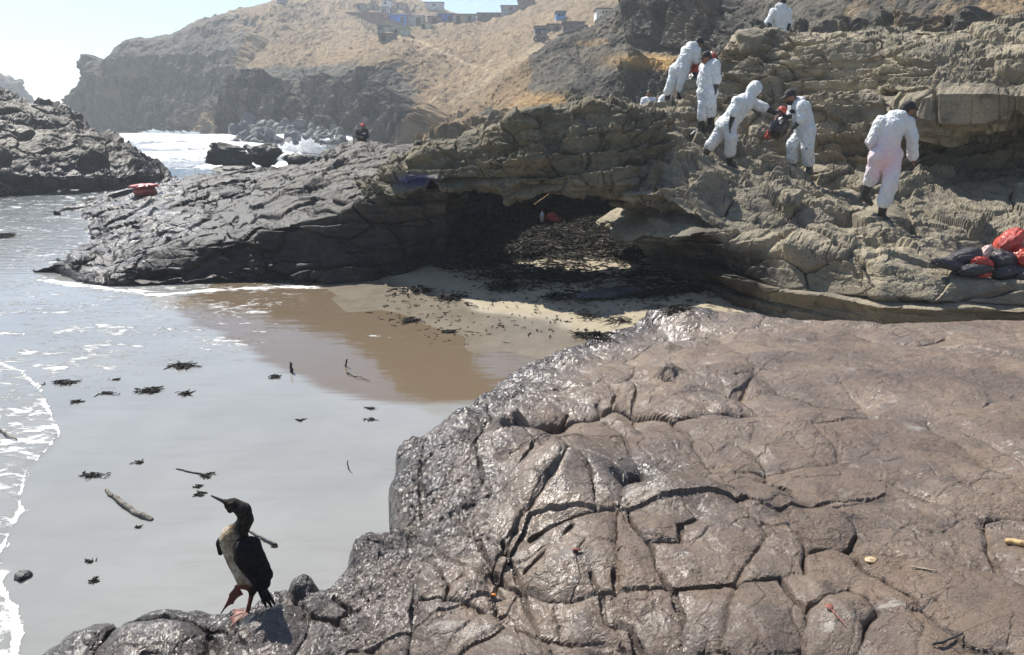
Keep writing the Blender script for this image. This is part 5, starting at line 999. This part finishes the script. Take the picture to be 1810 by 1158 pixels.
def sheet():
    nu, nv = 90, 40; u = np.linspace(-1, 1, nu); v = np.linspace(-1, 1, nv); U, V_ = np.meshgrid(u, v, indexing='ij'); c = at(1085, 522, 3)
    e = 1 - .25 * perlin(np.stack([U * 2, V_ * 0, U * 0], -1), 3); x = U * .62; y = V_ * .20 * (1 - .45 * np.abs(U)) * e + .10 * U
    p = np.stack([x * 3, y * 14, x * 0], -1); z = .03 + .05 * np.abs(fbm(p, 3, 33, ridged=True)) + .10 * np.exp(-(V_ / .6) ** 2) * (1 - U * U) * (.5 + .5 * U)
    ed = np.maximum(np.abs(U), np.abs(V_)); z = z * sst(1.0, .8, ed) + .004
    T = np.stack([x, y, z], -1).reshape(-1, 3); Bt = T.copy(); Bt[:, 2] -= .006; Q = grid_quads(nu, nv); N = nu * nv
    rim = np.concatenate([np.arange(nu) * nv, (nu - 1) * nv + np.arange(nv), np.arange(nu)[::-1] * nv + nv - 1, np.arange(nv)[::-1]]); rq = np.stack([rim[:-1], rim[1:], rim[1:] + N, rim[:-1] + N], 1)
    o = link('plastic_sheet', np_mesh('plastic_sheet', np.vstack([T, Bt]), np.vstack([Q, Q[:, ::-1] + N, rq])), M_rag, label='crumpled black plastic sheet lying on the sand before the cave', cat='plastic sheet'); o.location = tuple(c)
sheet()
def pebble(name, label, c, r, mat, cat, sub=3, sq=(1, 1, .6), seed=1, amp=.3, group=None, fr=1.5, strat=False, flat=False):
    import bmesh
    bm = bmesh.new(); bmesh.ops.create_icosphere(bm, subdivisions=sub, radius=1); V = np.array([v.co for v in bm.verts]); T = np.array([[v.index for v in f.verts] for f in bm.faces]); bm.free()
    V = ROCKFORM(V, seed, amp, fr) * sq * r
    me = np_mesh(name, V, T, not flat); o = link(name, me, mat, label=label, cat=cat, group=group); o.location = tuple(c); return o
def ROCKFORM(V, seed, amp, fr):
    g = np.random.default_rng(seed); d = np.ones(len(V))
    for _ in range(11): n = g.normal(size=3); n /= np.linalg.norm(n); k = g.uniform(.55, .9); s = V @ n; d = np.minimum(d, np.where(s > .05, k / np.maximum(s, .05), 9))
    return V * (d * (1 + amp * fbm(V * fr, 4, seed % 60)))[:, None]
pebble('stone', 'angular wet black stone on the wet sand left of the bird', Z(38, 1019, .01), .072, plain('wet black stone', (.03, .028, .027), .25, .6, 40, .01), 'stone', sq=(1, .8, .6), seed=4)
pebble('shell', 'pale brown shell fragment on the rock at the lower right', at(1541, 990, 3), .028, M_shell, 'shell', sq=(1, .8, .35), seed=6, amp=.15)
pebble('cigarette_filter', 'tiny bright orange scrap in a crack of the near rock', at(871, 1055, 3) + [0, 0, .01], .016, M_org, 'litter', sq=(1.1, .6, .5), seed=7, amp=.1)
pebble('orange_peel', 'small orange brown peel on the rock in the middle', at(1019, 972, 3) + [0, 0, .004], .026, M_rust, 'litter', sq=(1, .35, .3), seed=8)
cb = pebble('crab_shell', 'rusty red flat crab shell with a thin spine on the near rock', at(1467, 1075, 3) + [0, 0, .005], .021, M_rust, 'crab shell', sq=(.75, 1.1, .25), seed=9)
a0 = np.array([0, -.02, 0]); v, q = nets(union([('c', a0, a0 + [.016, -.07, -.004], .003, .0016, .003)]), a0 - .1, a0 + .1, .0014); link('spine', np_mesh('spine', v, q), M_rust, cb)
rod('splinter', 'tan wooden splinter on the rock at the right frame edge', at(1780, 961, 3) + [0, 0, .012], at(1816, 967, 3) + [0, 0, .012], .011, .012, M_tan, 'splinter', None, .002, 14)
rod('twig', 'thin pale twig lying on the rock at the lower right', at(1612, 1004, 3) + [0, 0, .006], at(1655, 1012, 3) + [0, 0, .008], .004, .003, M_wood, 'twig', None, .004, 15)
rod('twig', 'dark twig near the bottom right corner of the rock', at(1650, 1142, 3) + [0, 0, .006], at(1700, 1122, 3) + [0, 0, .008], .005, .003, M_stick, 'twig', None, .004, 16)
pebble('dead_fish', 'pale scrap with a brown end stranded in the brown shallows', Z(793, 584, .03), .16, M_wood, 'flotsam', sq=(1, .3, .22), seed=12)
rod('blue_scrap', 'tiny blue plastic scrap caught in the cliff beside the walker\'s cap', P(1627, 229, 13.1), P(1632, 228, 13.1), .025, .02, plain('blue plastic', (.02, .12, .5), .4), 'litter', None, .0, 17)
def puddle():
    z = PUD_L; pts = [(315, 1150), (345, 1112), (372, 1100), (410, 1098), (420, 1120), (400, 1146), (372, 1164), (335, 1170)]
    pts_ = [(335, 1142), (360, 1120), (375, 1112), (404, 1112), (400, 1124), (385, 1138), (370, 1152), (350, 1156)]
    V = [Z(368, 1132, z)] + [Z(a, b, z) for a, b in pts]; n = len(pts); T = [[0, 1 + k, 1 + (k + 1) % n] for k in range(n)]
    o = link('puddle', np_mesh('puddle', V, T), M_pud, label='shallow grey rain puddle in the rock hollow by the bird\'s feet', cat='puddle', kind='structure')
M_pud = plain('puddle water', (.13, .12, .10), .06, .25, 9); puddle()
# ------------------------------------------------------------------ loose rocks
M_bould = rock_mat('blue grey boulder', (.24, .24, .235), (.15, .155, .155), (.05, .052, .055), scale=.35)
g = np.random.default_rng(11)
protos = []
def boulders():
    import bmesh
    for k in range(6):
        bm = bmesh.new(); bmesh.ops.create_icosphere(bm, subdivisions=2, radius=1); V = np.array([v.co for v in bm.verts]); T = np.array([[v.index for v in f.verts] for f in bm.faces]); bm.free()
        me = np_mesh('boulder', ROCKFORM(V, 40 + k, .22, 1.3), T, False); me.materials.append(M_bould); protos.append(me)
    hill_v = np.concatenate(HILLV)
    for k in range(150):
        t = g.random(); px = 415 + 185 * t + g.normal(0, 8); py = 214 + 40 * g.random() + 14 * t; Y = 90 + (258 - py) * .30 + g.normal(0, 1.0); c = P(px, py, Y); c[2] = max(c[2], -.1)
        s = g.uniform(.3, 1.05) * (1.3 if g.random() < .15 else 1)
        o = link('boulder', protos[k % 6], label='pale blue grey boulder in the heap at the far cliff foot', cat='boulder', group='boulders heaped below the far cliff'); o.location = tuple(c); o.rotation_euler = tuple(g.uniform(0, 6.28, 3)); o.scale = (s * 1.3, s, s * .8)
boulders()
def block(label, px, py, w_, h_, Y, mat, seed, group=None, dz=1.):
    """a jointed block of bedrock standing by itself"""
    mm = Y / F; c = P(px, py, Y); import bmesh
    bm = bmesh.new(); bmesh.ops.create_icosphere(bm, subdivisions=5, radius=1); V = np.array([v.co for v in bm.verts]); T = np.array([[v.index for v in f.verts] for f in bm.faces]); bm.free()
    V = np.sign(V) * np.abs(V) ** .5; V = ROCKFORM(V, seed, .16, 1.6) * [w_ * mm * .5, w_ * mm * .4 * dz, h_ * mm * .5]
    q = V + c; V = V * (1 + (.5 * strata(q, .5, .2, 1.2, seed=seed) / (np.linalg.norm(V, axis=1) + .3))[:, None])
    q = V + c; V = V * (1 + (.30 * facets(q, .7, seed) / (np.linalg.norm(V, axis=1) + .3))[:, None])
    o = link('boulder', np_mesh('boulder', V, T), mat, label=label, cat='boulder', group=group); o.location = tuple(c)
for lb, px, py, w_, h_, Y, mt, sd in [('tall black block, highest of the wet rocks in the channel', 410, 276, 72, 50, 38, M_dark, 3), ('dark wet block right of the tall black block', 470, 282, 64, 44, 37, M_dark, 5), ('low dark rock at the right end of the wet channel rocks', 532, 288, 56, 26, 36, M_dark, 8), ('low black ledge under the tall black block', 410, 304, 76, 20, 36.5, M_dark, 9), ('small dark knob on the wet channel rocks', 445, 264, 26, 16, 39, M_dark, 12),
    ('flat topped grey boulder the person in black stands behind', 640, 266, 78, 36, 30.5, M_point, 15), ('broad boulder in front of the person in black', 622, 286, 100, 36, 29.5, M_point, 16), ('low grey boulder right of the person in black', 690, 276, 70, 24, 30, M_point, 17), ('dark edged boulder on the ridge beside the sandy hill', 765, 262, 44, 32, 27, M_point, 18), ('grey boulder on the ridge left of the dark edged one', 735, 270, 44, 22, 27.5, M_point, 19), ('grey lump at the left end of the ridge', 585, 288, 54, 26, 30, M_point, 20),
    ('dark slanting block on the slab below the wet channel rocks', 480, 322, 78, 22, 25.5, M_dark, 21), ('pale rubble block at the middle of the slab', 560, 312, 60, 20, 24.5, M_point, 22), ('rubble block on the slab below the ridge', 680, 298, 70, 22, 22.5, M_point, 23), ('pointed rubble block left of the blue paint', 620, 318, 64, 20, 21, M_point, 24), ('shadowed flat block at the slab\'s back left', 370, 319, 46, 10, 28, M_dark, 25),
    ('rounded block on the upper ledge left of the receiving person\'s boots', 1352, 296, 40, 18, 13.9, M_cliff, 31), ('square block right of the receiving person\'s boot', 1450, 308, 46, 28, 13.9, M_cliff, 32), ('cracked pillar block below the receiving person', 1395, 366, 48, 54, 12.0, M_cliff, 33), ('pale block on the ledge above the long purple bag', 1352, 84, 90, 60, 17.4, M_cliff, 34), ('rough bulging block at the right corner of the cave mouth', 1112, 342, 62, 50, 12.5, M_cliff, 35)]:
    block(lb, px, py, w_, h_, Y, mt, sd, 'loose blocks on the rocks')
def splash():
    pr = []; g2 = np.random.default_rng(3)
    for k in range(260): t = g2.random(); c = P(505 + 60 * t + g2.normal(0, 5), 268 - 5 * g2.random() - 13 * math.exp(-((t - .65) / .15) ** 2) * g2.random() ** 1.5, 62); r_ = g2.uniform(.03, .13); pr.append(('c', c, c + g2.normal(0, .3, 3), r_, r_ * .6, .2))
    v, q = nets(union(pr), *bounds(pr), .07); v = v + vnorm(v, q) * (.10 * fbm(v * 4.2, 3, 9))[:, None]
    sm_, n_, b_ = mat_new('white spray'); tr = n_.nodes.new('ShaderNodeBsdfTranslucent'); tr.inputs[0].default_value = (.9, .9, .9, 1); mx = n_.nodes.new('ShaderNodeMixShader'); mx.inputs[0].default_value = .6; b_.inputs['Base Color'].default_value = (.85, .86, .86, 1); b_.inputs['Roughness'].default_value = .9
    n_.links.new(b_.outputs[0], mx.inputs[1]); n_.links.new(tr.outputs[0], mx.inputs[2]); n_.links.new(mx.outputs[0], [x for x in n_.nodes if x.bl_idname == 'ShaderNodeOutputMaterial'][0].inputs[0])
    link('sea_spray', np_mesh('sea_spray', v, q), sm_, label='white burst of spray below the boulder heap', cat='spray', kind='stuff')
splash()
# ------------------------------------------------------------------ shacks on the hill
def box(name, x0, x1, y0, y1, z0, z1, mat, parent):
    V = [(x, y, z) for x in (x0, x1) for y in (y0, y1) for z in (z0, z1)]; Q = [[0, 1, 3, 2], [4, 6, 7, 5], [0, 4, 5, 1], [2, 3, 7, 6], [0, 2, 6, 4], [1, 5, 7, 3]]
    return link(name, np_mesh(name, np.array(V, float), Q, False), mat, parent)
def pl(c, n=None): 
    k = 'painted panel %d %d %d' % tuple(int(x * 100) for x in c); return bpy.data.materials.get(k) or plain(k, c, .8, .25, 1.5)
M_roof = plain('rusty tin roof', (.13, .11, .10), .8, .4, .8); M_open = plain('dark opening', (.02, .02, .022), .9, .1)
HV = np.concatenate(HILLV); HPX, HPY = proj(HV)
def hat(px, py):
    for k in (1, 2, 4, 8):
        m = (np.abs(HPX - px) < 2.5 * k) & (np.abs(HPY - py) < 2.5 * k) & (HV[:, 1] > 85)
        if m.sum(): q = HV[m]; return q[np.argmin(q[:, 1] + 3 * np.hypot(HPX[m] - px, HPY[m] - py))]
    return P(px, py, 165.)
def shack(label, px, py, w_, h_, col, roofc=None, door=.3, win=None, doorc=None, dep=4., slope=.12, planks=0):
    c = hat(px, py); mm = c[1] / F; w_ *= .86; W, H = w_ * mm, h_ * mm * .88; dep = min(max(dep, W * .5), 6)
    o = bpy.data.objects.new('shack', None); COL.objects.link(o); o.location = tuple(c); tag(o, label, 'shack', 'shacks on the hillside'); wm = pl(tuple(min(.8, x * 1.35) for x in col))
    box('wall', -W / 2, W / 2, 0, dep, -1.5, H, wm, o)
    rf = pl(roofc) if roofc else M_roof
    V = np.array([(x, y, H + .03 + slope * (1 if y > 0 else -.2) * H + dz) for x in (-W / 2 - .2, W / 2 + .2) for y in (-.35, dep + .2) for dz in (0, .14)]); link('roof', np_mesh('roof', V, [[0, 1, 3, 2], [4, 6, 7, 5], [0, 4, 5, 1], [2, 3, 7, 6], [0, 2, 6, 4], [1, 5, 7, 3]], False), rf, o)
    if door is not None: box('door', W * (door - .5) - .4, W * (door - .5) + .4, -.05, .04, -.1, min(1.9, H * .8), pl(doorc) if doorc else M_open, o)
    if win is not None: box('window', W * (win - .5) - .4, W * (win - .5) + .4, -.05, .04, H * .45, H * .8, M_open, o)
    n = max(2, int(W / 1.1))
    for k in range(n + 1): x = -W / 2 + W * k / n; box('panel_post', x - .05, x + .05, -.06, .0, -.2, H - .02, wm, o)
    return o
for a_ in [('low brown grey plank shed, lowest of the hillside shacks', 682, 71, 29, 11, (.13, .12, .12)), ('teal grey shack with a pale door above the plank shed', 678, 57, 22, 12, (.15, .18, .19), None, .75, .2, (.42, .44, .38)), ('pale green shed right of the teal grey shack', 709, 60, 27, 11, (.26, .33, .27), (.33, .38, .32), .1), ('vivid blue tarp covered shack', 702, 39, 31, 13, (.01, .12, .62), (.01, .14, .66), .8), ('grey house with a pale parapet roof right of the blue tarp', 739, 44, 20, 17, (.25, .26, .27), (.55, .56, .58), .5),
    ('small teal grey shack between blue tarp and pale parapet', 721, 40, 12, 12, (.22, .26, .27)), ('tiny pale green shack on the lower right terrace', 752, 50, 16, 9, (.36, .42, .36)), ('washed out blue shack on the ridge', 787, 36, 28, 12, (.04, .16, .46), None, .85), ('tan brown shack beside the washed out blue one', 814, 38, 24, 14, (.28, .23, .18), None, .3), ('pale teal shack at the low point of the skyline', 834, 37, 15, 11, (.32, .38, .38)),
    ('long dark brown shack right of the skyline dip', 863, 35, 43, 11, (.12, .10, .09), None, None, .3), ('grey blue walled house on the rising skyline', 898, 23, 30, 12, (.25, .26, .28), None, None, .6), ('brown stepped wall shack high on the right skyline', 930, 14, 30, 13, (.16, .12, .10), None, None), ('little box hut with a blue front alone on the slope', 991, 34, 17, 13, (.04, .17, .40), None, None, .5), ('low blue grey shack above the tyre cluster', 956, 60, 24, 13, (.17, .20, .25), None, .3, .7),
    ('pinkish brown low shack in the middle of the terrace row', 981, 55, 28, 11, (.27, .21, .19), None, .6), ('long dark shed above the row of tyres', 1014, 51, 40, 11, (.09, .08, .08), None, None, None), ('white house with a brown side on the cliff edge', 1069, 31, 30, 15, (.52, .52, .49), None, .85, .55, (.2, .14, .1)), ('white block house with a dark window at the top', 682, 13, 17, 12, (.60, .61, .62), (.5, .5, .5), None, .4), ('long dark red walled yard', 640, 30, 62, 7, (.14, .075, .065), (.2, .12, .1), None),
    ('pale grey walls on the left skyline, longest there', 767, 16, 34, 12, (.38, .39, .40), None, None, .5), ('tan shack below the left skyline walls', 709, 16, 19, 8, (.34, .28, .20), None, .2), ('grey tin shack at the top left of the settlement', 637, 15, 14, 8, (.26, .26, .27)), ('pale shack beside the grey tin shack', 657, 16, 14, 8, (.42, .38, .34), None, .7), ('small grey water tower hut on the far headland', 494, 4, 10, 6, (.30, .32, .36), None, None), ('white shack below the white block house', 680, 22, 16, 7, (.45, .44, .42), None, .5), ('red brown shack left of the blue tarp', 676, 32, 20, 8, (.28, .10, .07), None, .4), ('brown shack right of the parapet house', 768, 40, 24, 10, (.2, .15, .13), None, .5)]:
    shack(*a_)
M_tyre = plain('old tyre rubber', (.03, .03, .033), .85, .4, 3)
tv = []; tq = []
for i in range(14):
    for j in range(8): A_ = i / 14 * 6.2832; Bq = j / 8 * 6.2832; tv.append(((.36 + .15 * math.cos(Bq)) * math.cos(A_), .15 * math.sin(Bq) * .8, (.36 + .15 * math.cos(Bq)) * math.sin(A_))); tq.append([i * 8 + j, i * 8 + (j + 1) % 8, ((i + 1) % 14) * 8 + (j + 1) % 8, ((i + 1) % 14) * 8 + j])
tyre = np_mesh('tyre', np.array(tv), tq); tyre.materials.append(M_tyre)
for k in range(16):
    t = k / 15; c = hat(988 + 46 * t, 71 - 18 * t); o = link('tyre', tyre, label='old tyre in the diagonal row down the sandy slope', cat='tyre', group='tyres along the slope'); o.location = (c[0], c[1] - .3, c[2] + .35); o.scale = (.75, .75, .75); o.rotation_euler = (0, 0, .3)
for k in range(6): c = hat(948 + 3.0 * k, 73 - (k % 2) * 2.5); o = link('tyre', tyre, label='old tyre in the small cluster left of the diagonal row', cat='tyre', group='tyres in the small cluster'); o.location = (c[0], c[1] - .3, c[2] + .3); o.scale = (.8, .8, .8)
M_post = plain('grey fence post', (.16, .14, .12), .9, .3)
for i, (x0, y0, x1, y1, n) in enumerate([(630, 36, 662, 54, 9), (600, 14, 720, 20, 14)]):
    fo = bpy.data.objects.new('fence', None); COL.objects.link(fo); c0 = hat(x0, y0); fo.location = tuple(c0); tag(fo, ['stick fence running down the slope left of the shacks', 'thin pole fence behind the top terrace of shacks'][i], 'fence')
    pv = np.array([(x, y, z) for x in (-.06, .06) for y in (-.06, .06) for z in (-.6, 1.3)], float); pme = np_mesh('post', pv, [[0, 1, 3, 2], [4, 6, 7, 5], [0, 4, 5, 1], [2, 3, 7, 6], [0, 2, 6, 4], [1, 5, 7, 3]], False); pme.materials.append(M_post)
    for k in range(n): c = hat(x0 + (x1 - x0) * k / (n - 1), y0 + (y1 - y0) * k / (n - 1)); p_ = link('post', pme, parent=fo); p_.location = tuple(c - c0)
# ------------------------------------------------------------------ haze
def haze():
    m = bpy.data.materials.new('haze'); m.use_nodes = True; n = m.node_tree; n.nodes.clear(); o = n.nodes.new('ShaderNodeOutputMaterial'); v = n.nodes.new('ShaderNodeVolumePrincipled')
    v.inputs['Color'].default_value = (.86, .93, 1, 1); v.inputs['Density'].default_value = HAZE; v.inputs['Anisotropy'].default_value = .3; n.links.new(v.outputs[0], o.inputs['Volume'])
    top = max(60., float(max(s[:, 2].max() for s in SURF)) + 4)
    b = box('haze', -420, 420, -30, 420, -4, top, m, None); tag(b, 'thin sea haze filling the whole cove', 'haze', kind='stuff')
HAZE = .0013
haze()
